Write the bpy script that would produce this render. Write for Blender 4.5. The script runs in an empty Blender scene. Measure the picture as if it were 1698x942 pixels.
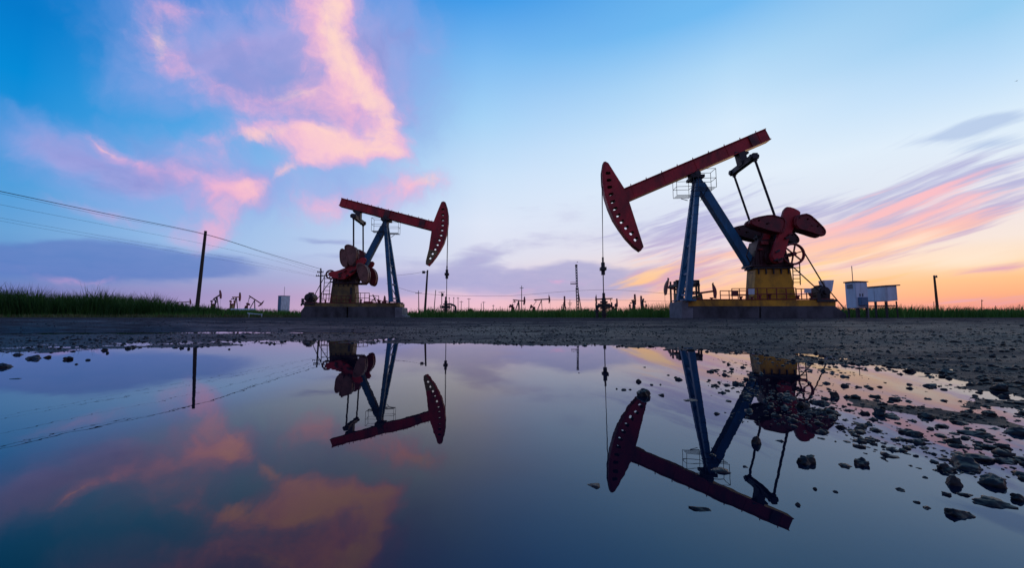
import bpy, bmesh, math, random
import numpy as np
from mathutils import Vector, Matrix, geometry
random.seed(7); rng = np.random.default_rng(11)
PI = math.pi
scene = bpy.context.scene
COL = scene.collection
# ------------------------------------------------------------------ camera model (photo is 1698 x 942)
FPX, CX, CY, PITCH, CAMH = 630.0, 849.0, 471.0, math.radians(4.80), 0.257
CAM = Vector((0, 0, CAMH))
def ray(px, py):
    a = (px - CX) / FPX; b = (CY - py) / FPX
    return Vector((a, math.cos(PITCH) - b * math.sin(PITCH), math.sin(PITCH) + b * math.cos(PITCH)))
def at(px, py, Y):
    d = ray(px, py); return CAM + d * (Y / d.y)
def onz(px, py, z=0.0):
    d = ray(px, py); return CAM + d * ((z - CAMH) / d.z)
def azel(px, py):
    d = ray(px, py).normalized()
    return math.degrees(math.atan2(d.x, d.y)), math.degrees(math.asin(d.z))
def s2l(c):
    return tuple((v / 255 / 12.92) if v / 255 <= 0.04045 else ((v / 255 + 0.055) / 1.055) ** 2.4 for v in c)

# ------------------------------------------------------------------ numpy noise and terrain
_perm = rng.permutation(512)
def vnoise(x, y):
    xi = np.floor(x).astype(int); yi = np.floor(y).astype(int)
    fx = x - xi; fy = y - yi; fx = fx * fx * (3 - 2 * fx); fy = fy * fy * (3 - 2 * fy)
    def h(i, j): return _perm[(_perm[i & 511] + j) & 511] / 511.0
    return ((h(xi, yi) * (1 - fx) + h(xi + 1, yi) * fx) * (1 - fy) + (h(xi, yi + 1) * (1 - fx) + h(xi + 1, yi + 1) * fx) * fy) - 0.5
def fbm(x, y, o=4):
    s = 0; a = 1
    for k in range(o):
        s = s + a * vnoise(x * 2 ** k + 17 * k, y * 2 ** k - 9 * k); a *= 0.5
    return s
_sh = [(-5.2, 3.0), (-4.4, 2.75)] + [tuple(onz(*p).xy) for p in (
    (0, 584), (90, 586), (170, 579), (300, 575), (450, 571), (600, 569), (800, 570), (1000, 574), (1100, 579), (1180, 584), (1290, 598),
    (1345, 612), (1395, 634), (1410, 655), (1420, 674), (1534, 697), (1620, 704), (1698, 714))] + [(1.7, 0.72), (2.4, 0.3), (2.3, -1.5), (-1, -2.6), (-5, -2), (-6.5, 0.5)]
SHORE = np.array(_sh)
def sdist(x, y):
    """signed distance to the puddle outline, positive on land"""
    d2 = np.full(x.shape, 1e18); ins = np.zeros(x.shape, bool)
    n = len(SHORE)
    for i in range(n):
        ax, ay = SHORE[i]; bx, by = SHORE[(i + 1) % n]
        ex, ey = bx - ax, by - ay
        t = np.clip(((x - ax) * ex + (y - ay) * ey) / (ex * ex + ey * ey), 0, 1)
        d2 = np.minimum(d2, (x - ax - t * ex) ** 2 + (y - ay - t * ey) ** 2)
        c = (ay > y) != (by > y)
        if abs(ey) > 1e-9: ins ^= c & (x < ex * (y - ay) / ey + ax)
    d = np.sqrt(d2)
    return np.where(ins, -d, d)
def sstep(a, b, v):
    t = np.clip((v - a) / (b - a), 0, 1); return t * t * (3 - 2 * t)
_tg = onz(1475, 634)
def terrain(x, y):
    x = np.asarray(x, float); y = np.asarray(y, float)
    sd = sdist(x, y) + 0.10 * fbm(x * 2.2, y * 2.2, 3)
    right = sstep(0.3, 1.2, x) * (1 - sstep(2.8, 4.2, y))
    k = 1.0 - 0.55 * right - 0.72 * (1 - sstep(-2.2, -0.2, x)) * (1 - sstep(5.0, 9.0, y))
    land = k * 0.11 * (1 - np.exp(-np.maximum(sd, 0) / 3.2)) + 0.035 * sstep(3, 14, sd)
    wet = -0.05 * (1 - np.exp(np.minimum(sd, 0) / 0.45))
    z = np.where(sd > 0, land, wet)
    amp = 0.35 + 0.65 * sstep(-0.3, 0.4, sd)
    far = 1 - 0.6 * sstep(9, 16, y)
    z = z + amp * far * (0.016 * fbm(x * 1.3 + 5, y * 1.3, 3) + 0.014 * fbm(x * 7, y * 7, 3)) * (1 - sstep(40, 120, np.hypot(x, y)))
    z = z + 0.012 * amp * far * fbm(x * 0.5, y * 2.2 + 40, 3)
    for yr, wd, dp in ((8.3, 0.22, 0.022), (9.9, 0.25, 0.026), (11.6, 0.3, 0.028), (13.4, 0.3, 0.03), (15.6, 0.35, 0.03), (17.4, 0.35, 0.03)):
        u = (y - yr - 0.06 * x - 1.3 * vnoise(x * 0.12 + yr, x * 0.02)) / wd
        z = z + dp * (0.7 * np.exp(-((np.abs(u) - 1.4) ** 2) * 2) - np.exp(-u * u)) * (0.6 + vnoise(x * 0.5, y * 0.3 + yr))
    m = 1 - sstep(0.55, 1.15, np.hypot((x + 6.6) / 3.9, (y - 6.2) / 1.25) + 0.25 * fbm(x * 0.9, y * 2, 3))
    z = z * (1 - m) + (-0.02) * m
    m2 = 1 - sstep(0.6, 1.2, np.hypot((x + 2.9) / 1.0, (y - 5.95) / 0.6) + 0.3 * fbm(x * 1.7 + 9, y * 3, 3))
    z = z * (1 - m2) + (-0.015) * m2
    m3 = (1 - sstep(0.4, 1.2, np.hypot((x - _tg.x) / 0.28, (y - _tg.y) / 0.11))) 
    z = z - 0.03 * m3
    b = np.hypot(x, y)
    z = np.where(b > 30, np.maximum(z, 0.06), z)
    return z
def gz(x, y): return float(terrain(np.array([x]), np.array([y]))[0])

# ------------------------------------------------------------------ mesh builder
class MB:
    def __init__(s): s.v = []; s.f = []
    def add(s, vs, fs):
        o = len(s.v); s.v += [tuple(p) for p in vs]; s.f += [tuple(i + o for i in q) for q in fs]; return s
    def bar(s, p0, p1, w, h=None, up=(0, 0, 1), w2=None, h2=None):
        p0 = Vector(p0); p1 = Vector(p1); h = h or w; w2 = w2 or w; h2 = h2 or h
        d = (p1 - p0).normalized(); u = Vector(up)
        if abs(d.dot(u)) > 0.98: u = Vector((0, 1, 0))
        sd = d.cross(u).normalized(); u = sd.cross(d).normalized()
        vs = []
        for p, a, b in ((p0, w, h), (p1, w2, h2)):
            for i, j in ((-1, -1), (1, -1), (1, 1), (-1, 1)): vs.append(p + sd * (i * a / 2) + u * (j * b / 2))
        return s.add(vs, [(3, 2, 1, 0), (4, 5, 6, 7), (0, 1, 5, 4), (1, 2, 6, 5), (2, 3, 7, 6), (3, 0, 4, 7)])
    def box(s, c, d):
        c = Vector(c); return s.bar(c - Vector((0, 0, d[2] / 2)), c + Vector((0, 0, d[2] / 2)), d[0], d[1], up=(0, 1, 0)) if False else s._box(c, d)
    def _box(s, c, d):
        vs = [(c[0] + i * d[0] / 2, c[1] + j * d[1] / 2, c[2] + k * d[2] / 2) for k in (-1, 1) for i, j in ((-1, -1), (1, -1), (1, 1), (-1, 1))]
        return s.add(vs, [(3, 2, 1, 0), (4, 5, 6, 7), (0, 1, 5, 4), (1, 2, 6, 5), (2, 3, 7, 6), (3, 0, 4, 7)])
    def tube(s, p0, p1, r, n=8, r2=None):
        p0 = Vector(p0); p1 = Vector(p1); r2 = r if r2 is None else r2
        d = (p1 - p0).normalized(); u = Vector((0, 0, 1)) if abs(d.z) < 0.9 else Vector((1, 0, 0))
        a = d.cross(u).normalized(); b = d.cross(a)
        vs = [p + (a * math.cos(2 * PI * i / n) + b * math.sin(2 * PI * i / n)) * q for p, q in ((p0, r), (p1, r2)) for i in range(n)]
        return s.add(vs, [(i, (i + 1) % n, n + (i + 1) % n, n + i) for i in range(n)] + [tuple(range(n))[::-1], tuple(range(n, 2 * n))])
    def path(s, pts, r, n=6):
        for a, b in zip(pts[:-1], pts[1:]): s.tube(a, b, r, n)
        return s
    def ring(s, c, R, r, ax=1, n=28, m=6, arc=None):
        vs = []; c = Vector(c)
        for i in range(n):
            t = 2 * PI * i / n
            for j in range(m):
                q = 2 * PI * j / m; rr = R + r * math.cos(q)
                vs.append(c + Vector((rr * math.cos(t), r * math.sin(q), rr * math.sin(t))))
        return s.add(vs, [(i * m + j, ((i + 1) % n) * m + j, ((i + 1) % n) * m + (j + 1) % m, i * m + (j + 1) % m) for i in range(n) for j in range(m)])
    def prism(s, poly, y0, y1, holes=(), bev=0.0):
        """poly: (x, z) outline, extruded from y0 to y1, with through holes"""
        loops = [list(poly)] + [list(h) for h in holes]
        tri = geometry.tessellate_polygon([[Vector((x, z, 0)) for x, z in l] for l in loops])
        flat = [p for l in loops for p in l]; n = len(flat)
        fs = [tuple(t) for t in tri] + [tuple(i + n for i in t)[::-1] for t in tri]
        o = 0
        for l in loops:
            m = len(l)
            fs += [(o + i, o + (i + 1) % m, n + o + (i + 1) % m, n + o + i) for i in range(m)]; o += m
        return s.add([(x, y0, z) for x, z in flat] + [(x, y1, z) for x, z in flat], fs)
    def build(s, name, mat, parent=None, smooth=False, bevel=0.0):
        me = bpy.data.meshes.new(name)
        vs = s.v; loc = None
        if parent is None:
            a = np.array(vs); loc = Vector(((a[:, 0].min() + a[:, 0].max()) / 2, (a[:, 1].min() + a[:, 1].max()) / 2, a[:, 2].min()))
            vs = [Vector(p) - loc for p in vs]
        me.from_pydata(vs, [], s.f)
        bm = bmesh.new(); bm.from_mesh(me); bmesh.ops.recalc_face_normals(bm, faces=bm.faces); bm.to_mesh(me); bm.free()
        me.materials.append(mat)
        if smooth: me.polygons.foreach_set('use_smooth', [True] * len(me.polygons))
        o = bpy.data.objects.new(name, me); COL.objects.link(o)
        if parent: o.parent = parent
        if loc is not None: o.location = loc
        if bevel:
            b = o.modifiers.new('bevel', 'BEVEL'); b.width = bevel; b.segments = 2; b.limit_method = 'ANGLE'
        return o
def tag(o, label=None, cat=None, group=None, kind=None):
    for k, v in (('label', label), ('category', cat), ('group', group), ('kind', kind)):
        if v: o[k] = v
    return o
def thing(name, loc, label, cat, yaw=0, group=None):
    o = bpy.data.objects.new(name, None); COL.objects.link(o); o.empty_display_size = 0.2
    o.location = loc; o.rotation_euler = (0, 0, yaw); return tag(o, label, cat, group)
def fast_mesh(name, V, F, mat, kind=None):
    me = bpy.data.meshes.new(name); V = np.asarray(V, np.float32); F = np.asarray(F, np.int32)
    k = F.shape[1]
    me.vertices.add(len(V)); me.vertices.foreach_set('co', V.ravel())
    me.loops.add(F.size); me.loops.foreach_set('vertex_index', F.ravel())
    me.polygons.add(len(F)); me.polygons.foreach_set('loop_start', np.arange(0, F.size, k, dtype=np.int32))
    me.polygons.foreach_set('loop_total', np.full(len(F), k, np.int32))
    me.update(calc_edges=True); me.validate(); me.materials.append(mat)
    o = bpy.data.objects.new(name, me); COL.objects.link(o)
    if kind: o['kind'] = kind
    return o

# ------------------------------------------------------------------ materials
def mat_new(name):
    m = bpy.data.materials.new(name); m.use_nodes = True; nt = m.node_tree
    return m, nt, nt.nodes['Principled BSDF']
def paint(name, col, grime=(0.02, 0.017, 0.016), amt=0.45, rough=0.5, scale=3.0, metal=0.0, bump=0.15, spec=0.4, streak=1.0):
    m, nt, b = mat_new(name); L = nt.links.new
    tc = nt.nodes.new('ShaderNodeTexCoord'); mp = nt.nodes.new('ShaderNodeMapping'); mp.inputs['Scale'].default_value = (1, 1, 1 / streak)
    L(tc.outputs['Object'], mp.inputs[0])
    n1 = nt.nodes.new('ShaderNodeTexNoise'); n1.inputs['Scale'].default_value = scale; n1.inputs['Detail'].default_value = 6; n1.inputs['Roughness'].default_value = 0.65
    L(mp.outputs[0], n1.inputs['Vector'])
    r = nt.nodes.new('ShaderNodeValToRGB'); r.color_ramp.elements[0].position = 0.40; r.color_ramp.elements[1].position = 0.64
    L(n1.outputs['Fac'], r.inputs[0])
    mul = nt.nodes.new('ShaderNodeMath'); mul.operation = 'MULTIPLY'; mul.inputs[1].default_value = amt; L(r.outputs[0], mul.inputs[0])
    mx = nt.nodes.new('ShaderNodeMix'); mx.data_type = 'RGBA'; mx.inputs[6].default_value = (*col, 1); mx.inputs[7].default_value = (*grime, 1)
    L(mul.outputs[0], mx.inputs[0]); L(mx.outputs[2], b.inputs['Base Color'])
    rr = nt.nodes.new('ShaderNodeMapRange'); rr.inputs[3].default_value = rough - 0.12; rr.inputs[4].default_value = min(1, rough + 0.2); L(n1.outputs['Fac'], rr.inputs[0]); L(rr.outputs[0], b.inputs['Roughness'])
    b.inputs['Metallic'].default_value = metal; b.inputs['Specular IOR Level'].default_value = spec
    if bump:
        bp = nt.nodes.new('ShaderNodeBump'); bp.inputs['Strength'].default_value = bump; bp.inputs['Distance'].default_value = 0.01
        n2 = nt.nodes.new('ShaderNodeTexNoise'); n2.inputs['Scale'].default_value = scale * 9; n2.inputs['Detail'].default_value = 4; L(tc.outputs['Object'], n2.inputs['Vector'])
        L(n2.outputs['Fac'], bp.inputs['Height']); L(bp.outputs[0], b.inputs['Normal'])
    return m
M = dict(
    red=paint('red_paint', (0.46, 0.009, 0.016), (0.07, 0.012, 0.012), amt=0.75, scale=1.3, streak=2),
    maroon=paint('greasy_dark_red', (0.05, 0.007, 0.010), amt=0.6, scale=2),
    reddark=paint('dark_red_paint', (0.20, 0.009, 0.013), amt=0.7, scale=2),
    blue=paint('blue_paint', (0.004, 0.11, 0.22), (0.018, 0.022, 0.028), amt=0.6, scale=1.5, streak=3),
    yellow=paint('yellow_paint', (0.58, 0.26, 0.006), (0.06, 0.03, 0.012), amt=0.75, scale=1.6, streak=2),
    ochre=paint('dirty_yellow_paint', (0.20, 0.13, 0.03), (0.03, 0.025, 0.02), amt=0.7, scale=2),
    tan=paint('faded_red_brown', (0.22, 0.085, 0.062), (0.09, 0.04, 0.03), amt=0.7, scale=2.2),
    gold=paint('faded_yellow', (0.22, 0.14, 0.05), (0.05, 0.03, 0.03), amt=0.6, scale=3),
    steel=paint('dark_steel', (0.022, 0.02, 0.024), (0.04, 0.025, 0.02), amt=0.6, rough=0.55),
    grey=paint('grey_steel', (0.16, 0.16, 0.18), amt=0.4, rough=0.45, metal=0.3),
    white=paint('white_enamel', (0.62, 0.66, 0.72), (0.30, 0.29, 0.28), amt=0.5, scale=2, streak=3),
    roof=paint('roof_sheet', (0.07, 0.06, 0.07)),
    concrete=paint('concrete', (0.082, 0.074, 0.08), (0.024, 0.021, 0.023), amt=0.9, rough=0.85, scale=1.3, bump=0.4, streak=2),
    pale=paint('pale_concrete', (0.17, 0.16, 0.17), (0.07, 0.065, 0.065), amt=0.6, rough=0.85, scale=2, bump=0.4),
    wood=paint('weathered_wood', (0.055, 0.038, 0.03), (0.02, 0.016, 0.014), amt=0.6, rough=0.85, scale=2, streak=6),
    rust=paint('rusty_wood', (0.11, 0.045, 0.022), (0.03, 0.018, 0.014), amt=0.6, rough=0.85, scale=2, streak=6),
    wire=paint('wire', (0.02, 0.02, 0.024), bump=0),
    farblue=paint('blue_grey_sheet', (0.10, 0.17, 0.26), (0.07, 0.1, 0.15), amt=0.5),
    farred=paint('far_red_paint', (0.20, 0.03, 0.035), amt=0.5, scale=0.5),
    bird=paint('bird_feathers', (0.06, 0.055, 0.055), bump=0),
)
def rock_mat():
    m, nt, b = mat_new('wet_rock'); L = nt.links.new
    tc = nt.nodes.new('ShaderNodeTexCoord'); n = nt.nodes.new('ShaderNodeTexNoise'); n.inputs['Scale'].default_value = 40; n.inputs['Detail'].default_value = 8
    L(tc.outputs['Object'], n.inputs['Vector'])
    r = nt.nodes.new('ShaderNodeValToRGB'); e = r.color_ramp.elements; e[0].color = (0.005, 0.005, 0.006, 1); e[1].color = (0.030, 0.025, 0.026, 1); e[0].position = 0.35; e[1].position = 0.75
    L(n.outputs['Fac'], r.inputs[0])
    oi = nt.nodes.new('ShaderNodeObjectInfo'); hs = nt.nodes.new('ShaderNodeHueSaturation'); mr = nt.nodes.new('ShaderNodeMapRange'); mr.inputs[3].default_value = 0.5; mr.inputs[4].default_value = 1.2
    L(oi.outputs['Random'], mr.inputs[0]); L(mr.outputs[0], hs.inputs['Value']); L(r.outputs[0], hs.inputs['Color']); L(hs.outputs[0], b.inputs['Base Color'])
    b.inputs['Roughness'].default_value = 0.42; b.inputs['Specular IOR Level'].default_value = 0.2
    bp = nt.nodes.new('ShaderNodeBump'); bp.inputs['Strength'].default_value = 0.7; bp.inputs['Distance'].default_value = 0.004; L(n.outputs['Fac'], bp.inputs['Height']); L(bp.outputs[0], b.inputs['Normal'])
    return m
M['rock'] = rock_mat()
def ground_mat():
    m, nt, b = mat_new('wet_gravelly_mud'); L = nt.links.new
    g = nt.nodes.new('ShaderNodeNewGeometry')
    def noise(sc, det, stretch=(1, 1, 1)):
        mp = nt.nodes.new('ShaderNodeMapping'); mp.inputs['Scale'].default_value = stretch; L(g.outputs['Position'], mp.inputs[0])
        n = nt.nodes.new('ShaderNodeTexNoise'); n.inputs['Scale'].default_value = sc; n.inputs['Detail'].default_value = det; n.inputs['Roughness'].default_value = 0.6; L(mp.outputs[0], n.inputs['Vector']); return n.outputs['Fac']
    def ramp(src, stops):
        r = nt.nodes.new('ShaderNodeValToRGB'); e = r.color_ramp.elements
        while len(e) < len(stops): e.new(0.5)
        for k, (p, c) in zip(e, stops): k.position = p; k.color = (*c, 1)
        L(src, r.inputs[0]); return r.outputs[0]
    def mix(f, a, c):
        x = nt.nodes.new('ShaderNodeMix'); x.data_type = 'RGBA'
        if isinstance(f, float): x.inputs[0].default_value = f
        else: L(f, x.inputs[0])
        for s, v in ((6, a), (7, c)):
            if isinstance(v, tuple): x.inputs[s].default_value = (*v, 1)
            else: L(v, x.inputs[s])
        return x.outputs[2]
    fine = noise(30, 8); mid = noise(2.2, 6, (0.5, 1.4, 1)); big = noise(0.35, 5, (0.35, 1.3, 1))
    mud = ramp(fine, [(0.3, (0.005, 0.004, 0.0055)), (0.55, (0.012, 0.0095, 0.0125)), (0.75, (0.027, 0.021, 0.026))])
    dry = ramp(fine, [(0.3, (0.020, 0.015, 0.018)), (0.7, (0.066, 0.050, 0.055))])
    sep = nt.nodes.new('ShaderNodeSeparateXYZ'); L(g.outputs['Position'], sep.inputs[0])
    mr = nt.nodes.new('ShaderNodeMapRange'); mr.inputs[1].default_value = 4; mr.inputs[2].default_value = 17; L(sep.outputs['Y'], mr.inputs[0])
    ad = nt.nodes.new('ShaderNodeMath'); ad.operation = 'ADD'; L(mid, ad.inputs[0]); L(big, ad.inputs[1])
    ad2 = nt.nodes.new('ShaderNodeMath'); ad2.operation = 'MULTIPLY_ADD'; ad2.inputs[1].default_value = 0.5; L(mr.outputs[0], ad2.inputs[0]); L(ad.outputs[0], ad2.inputs[2])
    wet = nt.nodes.new('ShaderNodeMapRange'); wet.inputs[1].default_value = 0.95; wet.inputs[2].default_value = 1.4; wet.interpolation_type = 'SMOOTHSTEP'; L(ad2.outputs[0], wet.inputs[0])
    c = mix(wet.outputs[0], mud, dry)
    gr = nt.nodes.new('ShaderNodeMapRange'); gr.inputs[1].default_value = 22; gr.inputs[2].default_value = 25; L(sep.outputs['Y'], gr.inputs[0])
    soil = ramp(noise(1.5, 6), [(0.3, (0.018, 0.028, 0.008)), (0.7, (0.06, 0.065, 0.025))])
    c = mix(gr.outputs[0], c, soil)
    L(c, b.inputs['Base Color'])
    ro = nt.nodes.new('ShaderNodeMapRange'); ro.inputs[3].default_value = 0.5; ro.inputs[4].default_value = 0.9; L(wet.outputs[0], ro.inputs[0]); L(ro.outputs[0], b.inputs['Roughness'])
    sp = nt.nodes.new('ShaderNodeMapRange'); sp.inputs[3].default_value = 0.10; sp.inputs[4].default_value = 0.02; L(wet.outputs[0], sp.inputs[0]); L(sp.outputs[0], b.inputs['Specular IOR Level'])
    bp = nt.nodes.new('ShaderNodeBump'); bp.inputs['Strength'].default_value = 0.8; bp.inputs['Distance'].default_value = 0.015
    L(noise(45, 8), bp.inputs['Height']); L(bp.outputs[0], b.inputs['Normal'])
    return m
M['ground'] = ground_mat()
def water_mat():
    m, nt, b = mat_new('still_muddy_water'); L = nt.links.new
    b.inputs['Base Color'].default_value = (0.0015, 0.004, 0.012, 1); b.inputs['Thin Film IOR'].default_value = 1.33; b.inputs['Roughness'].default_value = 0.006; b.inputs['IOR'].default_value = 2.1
    g = nt.nodes.new('ShaderNodeNewGeometry')
    # added film paints colour into the reflections: warm left of middle, blue either side
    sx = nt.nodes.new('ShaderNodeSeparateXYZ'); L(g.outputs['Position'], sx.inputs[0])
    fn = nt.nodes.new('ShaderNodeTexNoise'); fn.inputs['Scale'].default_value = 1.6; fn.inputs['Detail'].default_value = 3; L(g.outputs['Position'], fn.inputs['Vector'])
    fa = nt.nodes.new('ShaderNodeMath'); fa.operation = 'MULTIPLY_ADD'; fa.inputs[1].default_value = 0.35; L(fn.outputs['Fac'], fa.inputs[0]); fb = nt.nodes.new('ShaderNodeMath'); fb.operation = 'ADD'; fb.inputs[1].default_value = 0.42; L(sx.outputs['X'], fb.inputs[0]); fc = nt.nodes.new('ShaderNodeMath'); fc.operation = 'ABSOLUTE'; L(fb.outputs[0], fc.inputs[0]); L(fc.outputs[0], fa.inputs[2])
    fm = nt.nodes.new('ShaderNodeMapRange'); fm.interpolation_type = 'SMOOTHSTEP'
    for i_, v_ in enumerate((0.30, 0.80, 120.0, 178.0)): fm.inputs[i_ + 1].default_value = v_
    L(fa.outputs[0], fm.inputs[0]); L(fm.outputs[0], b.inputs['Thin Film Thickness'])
    n = nt.nodes.new('ShaderNodeTexNoise'); n.inputs['Scale'].default_value = 9; n.inputs['Detail'].default_value = 2; L(g.outputs['Position'], n.inputs['Vector'])
    n2 = nt.nodes.new('ShaderNodeTexNoise'); n2.inputs['Scale'].default_value = 40; n2.inputs['Detail'].default_value = 1; L(g.outputs['Position'], n2.inputs['Vector'])
    ma = nt.nodes.new('ShaderNodeMath'); ma.operation = 'MULTIPLY_ADD'; ma.inputs[1].default_value = 0.10; L(n2.outputs['Fac'], ma.inputs[0]); L(n.outputs['Fac'], ma.inputs[2])
    bp = nt.nodes.new('ShaderNodeBump'); bp.inputs['Strength'].default_value = 1.0; bp.inputs['Distance'].default_value = 0.00013
    L(ma.outputs[0], bp.inputs['Height']); L(bp.outputs[0], b.inputs['Normal'])
    # even mix with film-free water thins out the painted tint; reflections here lean blue
    c = nt.nodes.new('ShaderNodeBsdfPrincipled'); c.inputs['Base Color'].default_value = (0.0015, 0.005, 0.014, 1); c.inputs['Roughness'].default_value = 0.006; c.inputs['IOR'].default_value = 1.62
    c.inputs['Specular Tint'].default_value = (0.75, 0.9, 1.0, 1); L(bp.outputs[0], c.inputs['Normal'])
    mx = nt.nodes.new('ShaderNodeMixShader'); mx.inputs[0].default_value = 0.55; L(c.outputs[0], mx.inputs[1]); L(b.outputs[0], mx.inputs[2]); L(mx.outputs[0], nt.nodes['Material Output'].inputs['Surface'])
    return m
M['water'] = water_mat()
def leaf_mat(name, c1, c2):
    m, nt, b = mat_new(name); L = nt.links.new
    g = nt.nodes.new('ShaderNodeNewGeometry'); n = nt.nodes.new('ShaderNodeTexNoise'); n.inputs['Scale'].default_value = 0.6; n.inputs['Detail'].default_value = 4
    L(g.outputs['Position'], n.inputs['Vector'])
    ad = nt.nodes.new('ShaderNodeMath'); ad.operation = 'MULTIPLY_ADD'; ad.inputs[1].default_value = 0.35; L(g.outputs['Random Per Island'], ad.inputs[0]); L(n.outputs['Fac'], ad.inputs[2])
    r = nt.nodes.new('ShaderNodeValToRGB'); e = r.color_ramp.elements; e[0].position = 0.4; e[1].position = 0.95; e[0].color = (*c1, 1); e[1].color = (*c2, 1)
    L(ad.outputs[0], r.inputs[0]); L(r.outputs[0], b.inputs['Base Color']); b.inputs['Roughness'].default_value = 0.7; b.inputs['Specular IOR Level'].default_value = 0.2
    return m
M['grass'] = leaf_mat('grass_blades', (0.026, 0.09, 0.011), (0.085, 0.19, 0.024))
M['reed'] = leaf_mat('reed_leaves', (0.012, 0.046, 0.008), (0.045, 0.11, 0.016))
M['olive'] = leaf_mat('dry_grass', (0.05, 0.06, 0.02), (0.13, 0.13, 0.05))
M['bush'] = leaf_mat('bush_leaves', (0.012, 0.022, 0.010), (0.035, 0.05, 0.02))

# ------------------------------------------------------------------ sky
def build_sky():
    w = bpy.data.worlds.new('World'); scene.world = w; w.use_nodes = True; nt = w.node_tree; L = nt.links.new
    for n in list(nt.nodes): nt.nodes.remove(n)
    out = nt.nodes.new('ShaderNodeOutputWorld'); bg = nt.nodes.new('ShaderNodeBackground'); L(bg.outputs[0], out.inputs[0])
    def put(sock, v):
        if v is None: return
        if isinstance(v, (int, float)): sock.default_value = v
        elif isinstance(v, tuple): sock.default_value = (*v, 1) if len(sock.default_value) == 4 and len(v) == 3 else v
        else: L(v, sock)
    def math_(op, a, b=None, c=None, clamp=False):
        n = nt.nodes.new('ShaderNodeMath'); n.operation = op; n.use_clamp = clamp
        for i, v in enumerate((a, b, c)): put(n.inputs[i], v)
        return n.outputs[0]
    def mrange(v, a, b, c=0.0, d=1.0, smooth=True):
        n = nt.nodes.new('ShaderNodeMapRange'); n.interpolation_type = 'SMOOTHSTEP' if smooth else 'LINEAR'
        for i, x in enumerate((v, a, b, c, d)): put(n.inputs[i], x)
        return n.outputs[0]
    def mix(f, a, b, mode='MIX'):
        n = nt.nodes.new('ShaderNodeMix'); n.data_type = 'RGBA'; n.blend_type = mode; put(n.inputs[0], f); put(n.inputs[6], a); put(n.inputs[7], b); return n.outputs[2]
    def ramp(v, stops):
        n = nt.nodes.new('ShaderNodeValToRGB'); e = n.color_ramp.elements; n.color_ramp.interpolation = 'EASE' if False else 'LINEAR'
        stops = sorted(stops)
        while len(e) < len(stops): e.new(0.5)
        for k, (p, c) in zip(e, stops): k.position = p; k.color = (*s2l(c), 1)
        L(v, n.inputs[0]); return n.outputs[0]
    tc = nt.nodes.new('ShaderNodeTexCoord'); sep = nt.nodes.new('ShaderNodeSeparateXYZ'); L(tc.outputs['Generated'], sep.inputs[0])
    az = math_('MULTIPLY', math_('ARCTAN2', sep.outputs[0], sep.outputs[1]), 180 / PI)
    el = math_('MULTIPLY', math_('ARCSINE', sep.outputs[2]), 180 / PI)
    cmb = nt.nodes.new('ShaderNodeCombineXYZ'); L(az, cmb.inputs[0]); L(el, cmb.inputs[1]); P = cmb.outputs[0]
    e01 = math_('DIVIDE', el, 90.0, clamp=True)
    def col(px, stops, top=(52, 110, 195)):
        return ramp(e01, [(max(0, azel(px, y)[1]) / 90, c) for y, c in stops] + [(0.8, top)])
    A = [col(10, [(0, (0, 122, 203)), (110, (0, 138, 214)), (210, (30, 146, 218)), (300, (78, 158, 220)), (380, (104, 162, 216)), (450, (100, 140, 200)), (490, (112, 118, 184)), (516, (128, 118, 180))]),
         col(300, [(0, (30, 130, 215)), (120, (32, 148, 222)), (230, (84, 168, 230)), (320, (132, 182, 232)), (400, (152, 188, 232)), (450, (146, 162, 210)), (490, (156, 146, 196)), (516, (168, 150, 196))]),
         col(800, [(0, (66, 156, 233)), (100, (126, 188, 242)), (200, (168, 211, 247)), (290, (202, 225, 249)), (370, (222, 230, 247)), (430, (222, 222, 238)), (470, (214, 200, 226)), (495, (232, 190, 212)), (518, (244, 192, 204))]),
         col(1230, [(0, (112, 186, 241)), (100, (176, 216, 247)), (200, (214, 234, 252)), (290, (226, 237, 250)), (350, (216, 223, 240)), (400, (228, 220, 232)), (440, (246, 214, 204)), (475, (254, 198, 158)), (510, (249, 178, 152))]),
         col(1680, [(0, (148, 203, 241)), (100, (186, 221, 249)), (190, (220, 237, 251)), (270, (228, 236, 246)), (330, (238, 228, 232)), (390, (246, 230, 220)), (430, (252, 220, 184)), (460, (253, 194, 142)), (485, (249, 176, 134)), (505, (236, 154, 142))])]
    azs = [azel(10, 400)[0], azel(300, 400)[0], azel(800, 400)[0], azel(1230, 400)[0], azel(1680, 400)[0]]
    base = A[0]
    for i in range(1, 5): base = mix(mrange(az, azs[i - 1], azs[i], smooth=False), base, A[i])
    back = ramp(e01, [(0.0, (140, 125, 165)), (0.15, (150, 150, 195)), (0.45, (120, 150, 205)), (0.8, (52, 110, 195))])
    absaz = math_('ABSOLUTE', az)
    base = mix(mrange(absaz, 62, 115), base, back)
    # ---- noise fields (in degrees of azimuth and elevation)
    def noise(vec, sc, det=5, rough=0.55, stretch=(1, 1, 1), rot=0.0, off=(0, 0, 0), out='Fac'):
        if rot:
            m0 = nt.nodes.new('ShaderNodeMapping'); m0.inputs['Rotation'].default_value = (0, 0, rot); L(vec, m0.inputs[0]); vec = m0.outputs[0]
        mp = nt.nodes.new('ShaderNodeMapping'); mp.inputs['Scale'].default_value = stretch; mp.inputs['Location'].default_value = off
        L(vec, mp.inputs[0])
        n = nt.nodes.new('ShaderNodeTexNoise'); n.inputs['Scale'].default_value = sc; n.inputs['Detail'].default_value = det; n.inputs['Roughness'].default_value = rough
        L(mp.outputs[0], n.inputs['Vector']); return n.outputs[out]
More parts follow.
